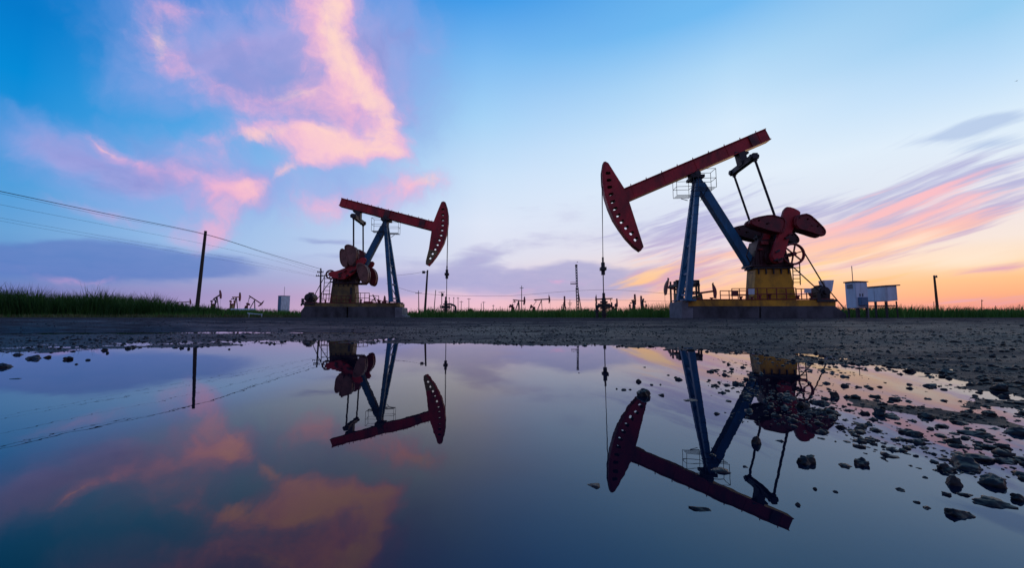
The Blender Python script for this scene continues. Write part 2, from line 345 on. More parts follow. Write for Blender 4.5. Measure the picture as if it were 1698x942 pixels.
    def warp(vec, sc, amp, **k):
        c = noise(vec, sc, out='Color', **k)
        s = nt.nodes.new('ShaderNodeVectorMath'); s.operation = 'SUBTRACT'; L(c, s.inputs[0]); s.inputs[1].default_value = (0.5, 0.5, 0.5)
        m = nt.nodes.new('ShaderNodeVectorMath'); m.operation = 'MULTIPLY'; L(s.outputs[0], m.inputs[0]); m.inputs[1].default_value = (amp, amp, 0)
        a = nt.nodes.new('ShaderNodeVectorMath'); a.operation = 'ADD'; L(vec, a.inputs[0]); L(m.outputs[0], a.inputs[1]); return a.outputs[0]
    def blobs(vec, lst):
        acc = None
        for px, py, rx, ry, rot, wt in lst:
            r = math.radians(rot); c = Vector(azel(px, py))
            ux = Vector(azel(px + rx * math.cos(r), py - rx * math.sin(r))) - c
            uy = Vector(azel(px - ry * math.sin(r), py - ry * math.cos(r))) - c
            mp = nt.nodes.new('ShaderNodeMapping'); mp.vector_type = 'TEXTURE'; L(vec, mp.inputs[0])
            mp.inputs['Location'].default_value = (c.x, c.y, 0); mp.inputs['Rotation'].default_value = (0, 0, math.atan2(ux.y, ux.x)); mp.inputs['Scale'].default_value = (ux.length, uy.length, 1)
            g = nt.nodes.new('ShaderNodeTexGradient'); g.gradient_type = 'SPHERICAL'; L(mp.outputs[0], g.inputs[0])
            acc = math_('MULTIPLY', g.outputs['Fac'], wt) if acc is None else math_('MULTIPLY_ADD', g.outputs['Fac'], wt, acc)
        return acc
    W1 = warp(warp(P, 0.07, 9, det=3), 0.3, 3.0, det=4)
    W2 = warp(P, 0.12, 4, det=4, stretch=(0.5, 1.4, 1))
    def fract(S, lst, lo, hi, top=1.0, edge=0.22):
        """blob field broken up by noise: S + sum((n - 0.5) * amp), soft threshold, zero where no blob reaches"""
        v = math_('MINIMUM', S, 1.15)
        for n_, a_ in lst: v = math_('MULTIPLY_ADD', math_('SUBTRACT', n_, 0.5), a_, v)
        return math_('MULTIPLY', mrange(v, lo, hi, 0.0, top), mrange(S, 0.0, edge))
    # lavender veil round the big cloud
    nv = noise(W1, 0.09, 6); nf = noise(W1, 0.34, 7, 0.62); nff = noise(warp(P, 0.5, 1.6, det=3), 0.9, 6, 0.62)
    S = blobs(W1, [(430, 70, 270, 190, 0, 1.0), (520, 190, 270, 160, 0, 0.9), (270, 290, 260, 90, -14, 1.1), (640, 90, 170, 190, 0, 0.6), (130, 250, 190, 45, -20, 0.4), (600, 330, 240, 60, 0, 0.6), (690, 60, 120, 90, 0, 0.35)])
    veil = fract(S, [(nv, 1.0), (nf, 0.35)], 0.05, 1.05, 0.80)
    c = mix(veil, base, s2l((146, 166, 228)))
    vp = fract(S, [(noise(W1, 0.13, 6, off=(40, 7, 0)), 1.5), (nf, 0.4)], 0.5, 1.3, 0.5)
    c = mix(vp, c, s2l((192, 168, 222)))
    vd = fract(S, [(noise(W1, 0.16, 6, off=(4, 70, 0)), 1.6)], 0.6, 1.3, 0.45)
    c = mix(vd, c, s2l((112, 136, 206)))
    # blue-grey flat banks near the horizon
    S = blobs(W2, [(60, 424, 260, 46, 2, 1.1), (230, 438, 240, 36, -3, 1.1), (340, 446, 130, 20, 0, 0.8), (250, 300, 130, 30, -10, 0.35), (150, 300, 160, 60, -10, 0.4), (540, 402, 100, 11, -4, 0.8), (560, 428, 100, 12, 0, 0.6),
                   (790, 434, 70, 34, 10, 1.0), (750, 470, 160, 28, 3, 1.0), (900, 470, 160, 46, 6, 1.1), (960, 448, 90, 24, 0, 1.0), (1000, 474, 130, 28, 6, 0.8), (640, 468, 150, 22, 0, 0.6), (1090, 450, 120, 28, 8, 0.6), (870, 405, 200, 30, 4, 0.5), (1120, 470, 170, 26, 8, 0.8), (960, 350, 200, 50, 6, 0.45), (1060, 390, 160, 30, 6, 0.5), (690, 440, 120, 24, 0, 0.6)])
    nb = noise(W2, 0.16, 7, 0.6, stretch=(0.4, 1.5, 1)); nb2 = noise(W2, 0.6, 6, 0.6, stretch=(0.5, 1.6, 1))
    fl = fract(S, [(nb, 0.9), (nb2, 0.5)], 0.20, 0.95, 0.82)
    flc = mix(mrange(az, -45, -5), mix(nb2, s2l((78, 120, 192)), s2l((108, 132, 200))), mix(nb2, s2l((152, 156, 206)), s2l((182, 174, 214))))
    c = mix(fl, c, flc)
    # pink cumulus: a broad soft pink body ...
    S = blobs(W1, [(540, -30, 90, 140, 4, 1.1), (548, 40, 84, 110, 4, 1.0), (566, 125, 96, 100, 8, 1.0), (615, 165, 84, 90, 0, 0.9), (628, 215, 66, 84, 0, 0.8), (470, 165, 150, 50, 8, 0.55), (540, 232, 180, 70, -6, 0.9), (420, 243, 130, 36, 6, 0.8),
                   (590, 255, 110, 40, 6, 0.8), (648, 262, 50, 22, -4, 0.7), (470, 290, 90, 26, 24, 0.7), (255, 40, 80, 120, -20, 0.55), (305, 105, 130, 66, -30, 0.5), (350, 0, 150, 40, 0, 0.6), (420, 60, 60, 34, -10, 0.5),
                   (340, 312, 120, 60, -14, 0.9), (385, 320, 56, 44, 0, 0.7), (332, 368, 86, 32, 0, 0.8), (178, 228, 90, 24, -30, 0.6), (235, 262, 110, 26, -24, 0.55), (170, 345, 100, 26, -6, 0.6),
                   (525, 342, 100, 40, 4, 0.85), (684, 316, 96, 50, 12, 0.9), (130, 466, 120, 12, 0, 0.55), (630, 330, 80, 34, 0, 0.5), (855, 484, 110, 10, 0, 0.45), (935, 462, 70, 11, 3, 0.6)])
    n = noise(W1, 0.16, 7, 0.56)
    d = fract(S, [(n, 1.5), (nf, 0.75), (nff, 0.35)], -0.02, 1.42, 0.95, 0.45)
    tone = math_('MULTIPLY_ADD', math_('SUBTRACT', n, 0.5), 0.9, math_('MULTIPLY', d, 0.85))
    pk = ramp(tone, [(0.0, (178, 172, 228)), (0.25, (206, 172, 222)), (0.52, (238, 180, 216)), (0.8, (248, 190, 212)), (1.0, (252, 200, 210))])
    pk = mix(mrange(el, 6, 22, 0.0, 1.0), mix(0.5, pk, s2l((236, 160, 200))), pk)
    c = mix(d, c, pk)
    # ... and the sunlit peach core
    S = blobs(W1, [(545, -20, 50, 110, 2, 1.1), (550, 60, 46, 80, 6, 1.0), (574, 120, 50, 70, 10, 1.0), (620, 160, 48, 46, 0, 0.9), (634, 205, 36, 60, 0, 0.9), (560, 235, 110, 34, -4, 0.9), (600, 258, 70, 24, 0, 0.8), (645, 264, 40, 14, 0, 0.8), (470, 292, 70, 16, 26, 0.8),
                   (440, 244, 80, 18, 4, 0.7), (480, 158, 80, 22, 6, 0.6), (266, 50, 34, 60, -20, 0.45), (385, 318, 46, 36, -20, 0.9), (690, 310, 50, 28, 20, 0.8), (520, 345, 50, 18, 0, 0.5), (180, 230, 50, 9, -30, 0.9)])
    d2 = fract(S, [(noise(W1, 0.2, 7, 0.56, off=(2, 1, 0)), 1.7), (nf, 0.95), (nff, 0.45)], 0.15, 1.4, 0.95, 0.4)
    c = mix(d2, c, mix(mrange(el, 8, 30), s2l((255, 196, 200)), s2l((255, 216, 204))))
    # sunset streaks on the right
    st = math.radians(-15)
    W3 = warp(P, 0.09, 3.0, det=3, stretch=(0.5, 1.4, 1))
    sn = noise(W3, 0.20, 8, 0.6, stretch=(0.30, 3.6, 1), rot=st); sn2 = noise(W3, 0.20, 8, 0.6, stretch=(0.28, 3.9, 1), rot=st, off=(30, 11, 0)); sf = noise(W3, 0.6, 6, 0.62, stretch=(0.2, 2.8, 1), rot=st * 0.8, off=(3, 51, 0))
    S = blobs(W3, [(1450, 372, 420, 120, 14, 1.7), (1600, 320, 260, 80, 17, 1.0), (1150, 380, 330, 110, 6, 1.3), (1130, 460, 240, 50, 4, 0.8), (1640, 440, 160, 18, 6, 0.6), (1600, 496, 260, 26, 0, 0.9), (1300, 490, 260, 18, 0, 0.5)])
    mv = fract(S, [(sn, 3.4), (sf, 1.0)], 0.55, 1.45, 0.95, 0.5)
    c = mix(mv, c, mix(mrange(el, 3, 13), s2l((222, 166, 186)), s2l((180, 182, 220))))
    S = blobs(W3, [(1540, 350, 380, 80, 17, 1.5), (1400, 410, 320, 60, 13, 1.2), (1200, 430, 300, 60, 8, 1.3), (1100, 460, 240, 40, 6, 0.9), (1450, 470, 300, 24, 4, 0.9)])
    pn = fract(S, [(sn2, 3.4), (sf, -1.0)], 0.7, 1.6, 0.95, 0.5)
    pnc = ramp(math_('DIVIDE', el, 20.0, clamp=True), [(0.0, (248, 160, 140)), (0.16, (254, 186, 132)), (0.3, (254, 206, 160)), (0.5, (251, 190, 192)), (1.0, (248, 192, 216))])
    c = mix(pn, c, pnc)
    # yellow glow low, where the sun has just gone down
    S = blobs(W3, [(1360, 452, 280, 40, 6, 1.0), (1340, 470, 150, 24, 0, 0.5)])
    c = mix(fract(S, [(sn2, 2.6), (sf, 0.8)], 0.7, 1.5, 0.85), c, s2l((255, 210, 122)))
    # pale peach openings
    S = blobs(W3, [(1600, 425, 200, 30, 6, 1.0), (1500, 400, 160, 20, 12, 0.8), (1420, 440, 120, 16, 6, 0.6)])
    c = mix(fract(S, [(sn, -1.2), (sf, 0.5)], 0.2, 1.0, 0.7), c, s2l((252, 232, 212)))
    # grey wisps, upper right
    S = blobs(W3, [(1560, 225, 170, 20, 12, 1.0), (1640, 204, 130, 18, 14, 1.0), (1650, 240, 140, 24, 6, 0.9), (1330, 300, 200, 20, 8, 0.4)])
    wi = fract(S, [(sn, 1.5), (sf, 0.8)], 0.25, 1.1, 0.7)
    c = mix(wi, c, s2l((170, 192, 228)))
    # faint unevenness everywhere
    c = mix(0.06, c, noise(tc.outputs['Generated'], 3.0, 6, out='Color'), 'OVERLAY')
    sk = nt.nodes.new('ShaderNodeTexSky'); sk.sky_type = 'NISHITA'; sk.sun_disc = False; sk.sun_elevation = math.radians(1.5); sk.sun_rotation = math.radians(38.5)
    sm = nt.nodes.new('ShaderNodeVectorMath'); sm.operation = 'MULTIPLY_ADD'; L(sk.outputs[0], sm.inputs[0]); sm.inputs[1].default_value = (0.004,) * 3; L(c, sm.inputs[2])
    # below the horizon: dull ground tone so nothing glows from underneath
    fin = mix(mrange(el, -1.5, -0.3), s2l((60, 55, 70)), sm.outputs[0])
    L(fin, bg.inputs[0]); bg.inputs[1].default_value = 1.0
    w.cycles.sampling_method = 'MANUAL'; w.cycles.sample_map_resolution = 512
build_sky()
sl = bpy.data.lights.new('sun', 'SUN'); sl.energy = 0.25; sl.angle = math.radians(6); sl.color = (1.0, 0.62, 0.36)
so = bpy.data.objects.new('sun', sl); COL.objects.link(so)
_a, _e = math.radians(38.5), math.radians(1.5)
so.rotation_euler = Vector((math.sin(_a) * math.cos(_e), math.cos(_a) * math.cos(_e), math.sin(_e))).to_track_quat('Z', 'Y').to_euler()

# ------------------------------------------------------------------ ground and water
def build_ground():
    a1 = np.radians(np.concatenate([np.arange(-66, 66.01, 0.3), np.arange(69, 292, 3.0)]))
    r = [0.12]
    while r[-1] < 4000: r.append(r[-1] * (1.011 if r[-1] < 16 else 1.06))
    r = np.array(r); na, nr = len(a1), len(r)
    X = np.outer(r, np.sin(a1)); Y = np.outer(r, np.cos(a1)); Z = terrain(X, Y)
    V = np.stack([X, Y, Z], -1).reshape(-1, 3)
    i = np.arange(nr - 1)[:, None] * na; j = np.arange(na)[None, :]; jn = (j + 1) % na
    F = np.stack([i + j, i + na + j, i + na + jn, i + jn], -1).reshape(-1, 4)
    V = np.vstack([V, [[0, 0, gz(0, 0)]]])
    o = fast_mesh('ground', V, F, M['ground'], 'structure')
    o.data.polygons.foreach_set('use_smooth', [True] * len(o.data.polygons))
    # centre disc
    return o
build_ground()
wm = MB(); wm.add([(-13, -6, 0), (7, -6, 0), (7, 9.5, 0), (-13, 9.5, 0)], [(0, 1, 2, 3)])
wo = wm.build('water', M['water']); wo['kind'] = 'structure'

# ---- stones
def ico(sub):
    bm = bmesh.new(); bmesh.ops.create_icosphere(bm, subdivisions=sub, radius=1)
    v = np.array([p.co[:] for p in bm.verts]); f = np.array([[q.index for q in p.verts] for p in bm.faces]); bm.free(); return v, f
I1, I2, I4 = ico(1), ico(2), ico(4)
def scatter(name, n, dmin, dmax, base, smin, smax, zlo, zhi, azmax=66, flat=0.55, azlo=None):
    d = np.exp(rng.uniform(math.log(dmin), math.log(dmax), n)); a = np.radians(rng.uniform(-azmax if azlo is None else azlo, azmax, n))
    x = d * np.sin(a); y = d * np.cos(a); z = terrain(x, y)
    clump = fbm(x * 3, y * 3, 3) if azlo is None else 1.6 * fbm(x * 5, y * 5, 3) - 0.25
    ok = (z > zlo) & (z < zhi) & (clump > rng.uniform(-0.6, 0.25, n))
    x, y, z = x[ok], y[ok], z[ok]; n = len(x)
    s = smin * (smax / smin) ** (rng.random(n) ** 2.6)
    bv, bf = base; k = len(bv)
    V = bv[None] * (1 + 0.27 * rng.standard_normal((n, k, 1)).clip(-1.6, 1.6)) * s[:, None, None]
    sx = rng.uniform(0.8, 1.35, (n, 1)); V[:, :, 0] *= sx; V[:, :, 2] *= rng.uniform(flat - 0.2, flat + 0.25, (n, 1))
    zz = np.where(z < -0.004, -s * 0.1, z + s * 0.15) if azlo is not None else z + s * 0.15
    t = rng.uniform(0, 2 * PI, (n, 1)); cx, sn = np.cos(t), np.sin(t)
    V = np.stack([V[:, :, 0] * cx - V[:, :, 1] * sn, V[:, :, 0] * sn + V[:, :, 1] * cx, V[:, :, 2]], -1)
    V += np.stack([x, y, zz], -1)[:, None, :]
    F = bf[None] + (np.arange(n) * k)[:, None, None]
    return V.reshape(-1, 3), F.reshape(-1, 3)
parts = [scatter('g', 20000, 0.75, 3.2, I2, 0.002, 0.0095, -0.014, 0.2), scatter('g', 6500, 0.7, 2.6, I2, 0.002, 0.012, -0.03, -0.004, azlo=18),
         scatter('g', 30000, 2.2, 7.0, I1, 0.0025, 0.016, -0.008, 0.2),
         scatter('g', 16000, 5.0, 18.0, I1, 0.0035, 0.022, 0.0, 0.3, flat=0.45)]
V = []; F = []; o = 0
for v, f in parts: V.append(v); F.append(f + o); o += len(v)
fast_mesh('gravel', np.vstack(V), np.vstack(F), M['rock'], 'stuff')

def rock(px, py, w, h, label, group=None, name='rock', flat=False, mat=None, seed=None, lift=0.0):
    rs = np.random.default_rng(seed if seed is not None else int(px * 7 + py))
    p = onz(px, py + h * 0.12); sc = p.y / FPX
    W = max(0.76 * w * sc, 0.006); H = max(0.72 * h * sc * (0.50 if not flat else 0.34), 0.004)
    v, f = (I4 if w > 14 else ico(3))
    q = v.copy()
    # facet the stone with random cutting planes, then roughen
    for k in range(14):
        nrm = rs.standard_normal(3); nrm /= np.linalg.norm(nrm); c = rs.uniform(0.55, 0.92)
        dd = q @ nrm - c; q = q - np.where(dd > 0, dd * 0.9, 0)[:, None] * nrm
    nx = fbm(q[:, 0] * 1.7 + px, q[:, 1] * 1.7 + q[:, 2] * 1.9 + py, 3); ny = fbm(q[:, 0] * 6 + q[:, 2] * 4 + px, q[:, 1] * 6 - q[:, 2] * 3 + py, 4)
    q = q * (1 + 0.42 * nx[:, None] + 0.16 * ny[:, None])
    q = q * np.array([W * 0.56, W * 0.56 * rs.uniform(0.6, 0.95), H * 1.15])
    t = rs.uniform(-0.5, 0.5); R = np.array([[math.cos(t), -math.sin(t), 0], [math.sin(t), math.cos(t), 0], [0, 0, 1]])
    q = q @ R.T
    me = bpy.data.meshes.new(name); me.from_pydata([tuple(k) for k in q], [], [tuple(k) for k in f]); me.materials.append(mat or M['rock'])
    me.polygons.foreach_set('use_smooth', [True] * len(me.polygons))
    ob = bpy.data.objects.new(name, me); COL.objects.link(ob); ob.location = (p.x, p.y, max(0.0, gz(p.x, p.y) + 0.3 * H) + H * (-0.1 if not flat else -0.45) + lift)
    return tag(ob, label, 'rock', group)
rock(1066, 653, 28, 26, 'dark rock standing in water at the reflected tip of the right pumpjack head')
rock(1058, 632, 11, 12, 'small dark stone just behind the rock at the reflected head tip')
rock(1253, 732, 19, 30, 'upright pointed black rock alone in open water beside the reflected pitman rods')
rock(1338, 764, 46, 30, 'low jagged double-humped rock in water between two reflected rods and a stone pair')
rock(1402, 772, 27, 12, 'flat dark rock, left one of a touching pair in open water')
rock(1428, 767, 28, 28, 'rounded dark rock, right and taller one of a touching pair in open water')
rock(1163, 843, 38, 18, 'flat pale stone barely above the water, nearest the camera left of the reflected beam end', flat=True)
rock(983, 804, 32, 14, 'flat pale stone barely above the water beside the reflected top of the horse head', flat=True)
rock(1199, 778, 48, 26, 'low mud lump breaking the water at the reflected samson post top', flat=True)
rock(1183, 754, 20, 12, 'small mud lump just behind the larger one at the reflected post top', flat=True)
rock(1570, 777, 36, 22, 'dark rock, leftmost of the big rock heap in the right water')
rock(1603, 770, 58, 38, 'largest rounded dark rock in the heap in the right water')
rock(1580, 799, 28, 36, 'small upright dark rock in front of the heap in the right water')
rock(1650, 797, 54, 46, 'large lumpy black rock right of the heap near the right edge')
rock(1648, 833, 60, 20, 'long low slab of rock in water under the large lumpy one')
rock(1593, 851, 44, 26, 'dark angular rock nearest the camera on the right')
rock(1692, 826, 34, 26, 'dark rock cut by the right frame edge above the nearest slab')
rock(1626, 760, 42, 16, 'low flat dark rock touching the back of the heap on the right')
rock(1691, 716, 44, 26, 'dark block of rock on the mud at the right frame edge')
rock(1333, 673, 30, 28, 'dark rock on the reflected counterweights of the right pumpjack')
rock(1455, 684, 28, 30, 'dark pointed rock at the tip of the wet gravel spit')
rock(6, 607, 34, 20, 'dark rock at the left frame edge in shallow water')
rock(54, 593, 28, 18, 'dark lump of mud near the left frame edge, behind the leftmost rock')
rock(24, 628, 27, 5, 'thin flat sliver of stone floating low in front of the leftmost rock', flat=True)
for px, py, w, h in ((1582, 731, 30, 20), (1620, 718, 52, 20), (1665, 741, 26, 18), (1641, 741, 22, 16), (1505, 716, 30, 16), (1446, 728, 26, 9), (1396, 708, 20, 11), (1426, 711, 20, 12), (1452, 713, 22, 10), (1508, 730, 22, 12),
                     (1541, 639, 24, 16), (1400, 639, 18, 14), (1660, 646, 30, 22), (1511, 615, 22, 12), (1571, 619, 30, 12), (1667, 764, 34, 14), (1569, 819, 18, 9), (1690, 760, 22, 12), (1384, 656, 18, 20), (1420, 660, 22, 12), (1484, 662, 22, 14), (1535, 690, 26, 14), (1640, 690, 26, 14), (1590, 700, 26, 14), (1475, 690, 24, 14), (1310, 660, 30, 12), (1362, 668, 40, 14), (1565, 706, 24, 14)):
    rock(px, py, w, h, 'dark wet stone among many at the shallow right edge of the puddle', 'dark stones along the right edge of the puddle', 'stone')
for px, py, w, h in ((1201, 600, 9, 7), (1208, 604, 10, 7), (1213, 611, 9, 5), (1232, 609, 10, 8), (1236, 629, 14, 9), (1220, 636, 22, 12), (1202, 621, 14, 10), (1208, 665, 13, 7), (1193, 634, 9, 4), (1108, 622, 7, 5), (1126, 629, 17, 9), (1120, 626, 9, 6), (1096, 655, 12, 9), (1034, 646, 12, 9), (1023, 645, 6, 5), (1045, 646, 8, 5), (1080, 638, 8, 5), (1069, 609, 6, 4), (1095, 638, 6, 4), (1190, 613, 7, 5)):
    rock(px, py, w, h, 'small dark stone poking out of open water between the two reflected posts', 'small stones in open water', 'stone')
for px, py, w, h in ((1492, 812, 18, 9), (1352, 811, 13, 7), (1385, 816, 10, 5), (1535, 842, 22, 7), (1522, 833, 16, 5), (1236, 774, 14, 6), (1465, 735, 10, 7), (1468, 753, 10, 5), (1533, 743, 20, 5), (1600, 820, 26, 7), (1324, 838, 12, 4), (1534, 792, 10, 4), (1295, 731, 22, 5), (1145, 664, 34, 4), (1690, 690, 14, 8)):
    rock(px, py, w, h, 'tiny stone barely breaking the open water on the right side', 'tiny stones barely above water', 'stone', flat=True)
for px, py, w, h in ((78, 592, 12, 11), (114, 595, 18, 12), (127, 604, 11, 5), (145, 597, 12, 6), (173, 580, 12, 12), (213, 577, 12, 10), (178, 585, 6, 9), (290, 576, 14, 8), (301, 577, 8, 9), (313, 578, 6, 10), (380, 579, 6, 6), (30, 588, 20, 8)):
    rock(px, py, w, h, 'dark stone along the far left edge of the puddle', 'dark stones along the far left edge', 'stone')

# ---- grass and reeds
def blades(name, x, y, h, w, mat, lean=0.25, z=None):
    n = len(x); z = terrain(x, y) if z is None else z
    t = rng.uniform(0, PI, n); cx, sn = np.cos(t) * w / 2, np.sin(t) * w / 2
    lx, ly = rng.normal(0, lean, n) * h, rng.normal(0, lean, n) * h
    V = np.empty((n, 5, 3))
    for k, (s, f, hh) in enumerate(((-1, 0, 0), (1, 0, 0), (0.75, 0.4, 0.55), (-0.75, 0.4, 0.55), (0, 1, 1))):
        V[:, k, 0] = x + s * cx + lx * f; V[:, k, 1] = y + s * sn + ly * f; V[:, k, 2] = z - 0.03 + h * hh
    F = (np.arange(n) * 5)[:, None, None] + np.array([[0, 1, 2], [0, 2, 3], [3, 2, 4]])[None]
    return V.reshape(-1, 3), F.reshape(-1, 3)
def merge(name, lst, mat):
    V = []; F = []; o = 0
    for v, f in lst: V.append(v); F.append(f + o); o += len(v)
    return fast_mesh(name, np.vstack(V), np.vstack(F), mat, 'stuff')
def field(n, y0, y1, hm, wm, pmin=-500, pmax=2200):
    u = rng.random(n); y = 1 / ((1 - u) / y0 + u / y1); px = rng.uniform(pmin, pmax, n); x = (px - CX) / FPX * y
    h = hm * (0.62 + 0.5 * rng.random(n)) * (0.95 + 1.5 * fbm(x * 0.16, y * 0.16, 3)).clip(0.3, 1.6)
    w = wm * y / 30 * rng.uniform(0.6, 1.4, n)
    keep = np.ones(n, bool)
    for (cx, cy, rx, ry) in KEEP_OUT: keep &= ~((np.abs(x - cx) < rx) & (np.abs(y - cy) < ry))
    keep &= y > 24 + 1.5 * fbm(x * 0.2, y * 0 + 3, 3) + np.where((px > 1100) & (px < 1500), -1.5, 0) + np.where(px < 700, 5.0, 0)
    return x[keep], y[keep], h[keep], w[keep]
KEEP_OUT = [((590 - CX) / FPX * 27.5, 27.5, 4.3, 2.4), ((1260 - CX) / FPX * 19.5, 19.3, 5.3, 2.0)]
x, y, h, w = field(110000, 22.5, 60, 0.66, 0.036); g1 = blades('g', x, y, h, w, None)
x, y, h, w = field(30000, 50, 400, 0.9, 0.06); g2 = blades('g', x, y, h, w, None)
merge('grass', [g1, g2], M['grass'])
n = 46000; px = rng.uniform(-700, 400, n); y = rng.uniform(30, 39, n); x = (px - CX) / FPX * y
prof = np.interp(px, [-700, 0, 130, 250, 330, 400], [3.0, 2.5, 2.35, 1.9, 1.2, 0.6])
h = prof * (0.50 + 0.50 * rng.random(n)) * (1 + 0.6 * fbm(x * 0.45, y * 0.3, 4)); w = rng.uniform(0.03, 0.075, n)
R1 = blades('r', x, y, h, w, None, 0.24)
n2 = 500; px = rng.uniform(-500, 330, n2); y = rng.uniform(30, 36, n2); x = (px - CX) / FPX * y
R2 = blades('r', x, y, np.interp(px, [-500, 0, 200, 330], [2.3, 2.05, 1.85, 1.2]) * rng.uniform(0.85, 1.12, n2), rng.uniform(0.05, 0.08, n2), None, 0.05)
merge('reeds', [R1, R2], M['reed'])
n = 9000; px = rng.uniform(-600, 500, n); y = rng.uniform(26.0, 30.2, n); x = (px - CX) / FPX * y
ok = fbm(x * 0.4, y * 0.8, 3) > -0.12
merge('dry_grass', [blades('d', x[ok], y[ok], rng.uniform(0.1, 0.34, ok.sum()), rng.uniform(0.03, 0.06, ok.sum()), None, 0.3)], M['olive'])

# ------------------------------------------------------------------ the two large pumpjacks
def c1(p): return (970 + p[0] / 2.691, 190 + p[1] / 2.691)
def c3(p): return (1180 + p[0] / 4.486, 320 + p[1] / 4.486)
def c4(p): return (480 + p[0] / 4.097, 310 + p[1] / 4.097)
def c5(p): return (480 + p[0] / 6.28, 390 + p[1] / 6.28)
def chaikin(p, n=2):
    for _ in range(n):
        q = []
        for i in range(len(p)):
            a, b = Vector(p[i]), Vector(p[(i + 1) % len(p)]); q += [tuple(a * .75 + b * .25), tuple(a * .25 + b * .75)]
        p = q
    return p
def scaled(p, f):
    cx = sum(k[0] for k in p) / len(p); cz = sum(k[1] for k in p) / len(p); return [(cx + (k[0] - cx) * f, cz + (k[1] - cz) * f) for k in p]
class Plane:
    def __init__(s, px, Y, yaw):
        O = at(px, 524, Y); s.O = Vector((O.x, O.y, gz(O.x, O.y))); s.yaw = yaw
        s.ux = Vector((math.cos(yaw), math.sin(yaw), 0)); s.n = Vector((-math.sin(yaw), math.cos(yaw), 0))
    def __call__(s, p, t=0.0):
        d = ray(*p); k = ((s.O - CAM).dot(s.n) + t) / d.dot(s.n); q = CAM + d * k - s.O
        return Vector((q.dot(s.ux), t, q.z))
    def xz(s, pts, t=0.0): return [(q.x, q.z) for q in (s(p, t) for p in pts)]
def lerp(a, b, t): return a + (b - a) * t
def railing(P, pts, zt, zb, parent, posts, mat, r=0.022):
    m = MB(); a, b = Vector(pts[0]), Vector(pts[1])
    for f in (1.0, 0.5):
        m.tube(a + Vector((0, 0, lerp(zb, zt, f))), b + Vector((0, 0, lerp(zb, zt, f))), r, 6)
    for i in range(posts):
        q = lerp(a, b, i / (posts - 1)); m.tube(q + Vector((0, 0, zb)), q + Vector((0, 0, zt)), r, 6)
    return m.build('railing', mat, parent)
def motor_mesh(c, r, ln):
    m = MB(); c = Vector(c)
    m.tube(c + Vector((0, -ln / 2, 0)), c + Vector((0, ln / 2, 0)), r, 20)
    for k in range(14):
        a = 2 * PI * k / 14; q = Vector((math.cos(a), 0, math.sin(a))) * r
        m.bar(c + q + Vector((0, -ln * 0.38, 0)), c + q + Vector((0, ln * 0.38, 0)), 0.02, 0.06)
    m.tube(c + Vector((0, -ln / 2 - 0.05, 0)), c + Vector((0, -ln / 2, 0)), r * 0.8, 20)
    m.tube(c + Vector((0, -ln / 2 - 0.2, 0)), c + Vector((0, -ln / 2 - 0.05, 0)), r * 0.45, 16)
    m.box(c + Vector((0, 0, r * 1.05)), (r * 0.9, ln * 0.35, r * 0.5)); m.box(c + Vector((0, 0, -r * 1.05)), (r * 1.9, ln * 0.9, r * 0.4))
    return m
def cage(P, c, w, d, h, parent, mat, side):
    m = MB(); c = Vector(c); r = 0.013
    cs = [c + Vector((i * w / 2, j * d / 2, 0)) for i, j in ((-1, -1), (1, -1), (1, 1), (-1, 1))]
    for k in range(5): m.tube(c + Vector((-w / 2, d * (k / 4 - .5), 0)), c + Vector((w / 2, d * (k / 4 - .5), 0)), 0.014, 5)
    for i in range(4):
        a, b = cs[i], cs[(i + 1) % 4]
        m.tube(a, a + Vector((0, 0, h)), r, 6)
        for f in (0.5, 1.0): m.tube(a + Vector((0, 0, h * f)), b + Vector((0, 0, h * f)), r, 6)
    m.tube(c + Vector((0, side * d / 2, -0.02)), Vector((c.x, c.y - side * d, c.z - 0.4)), 0.02, 6)
    return m.build('work_platform', mat, parent)

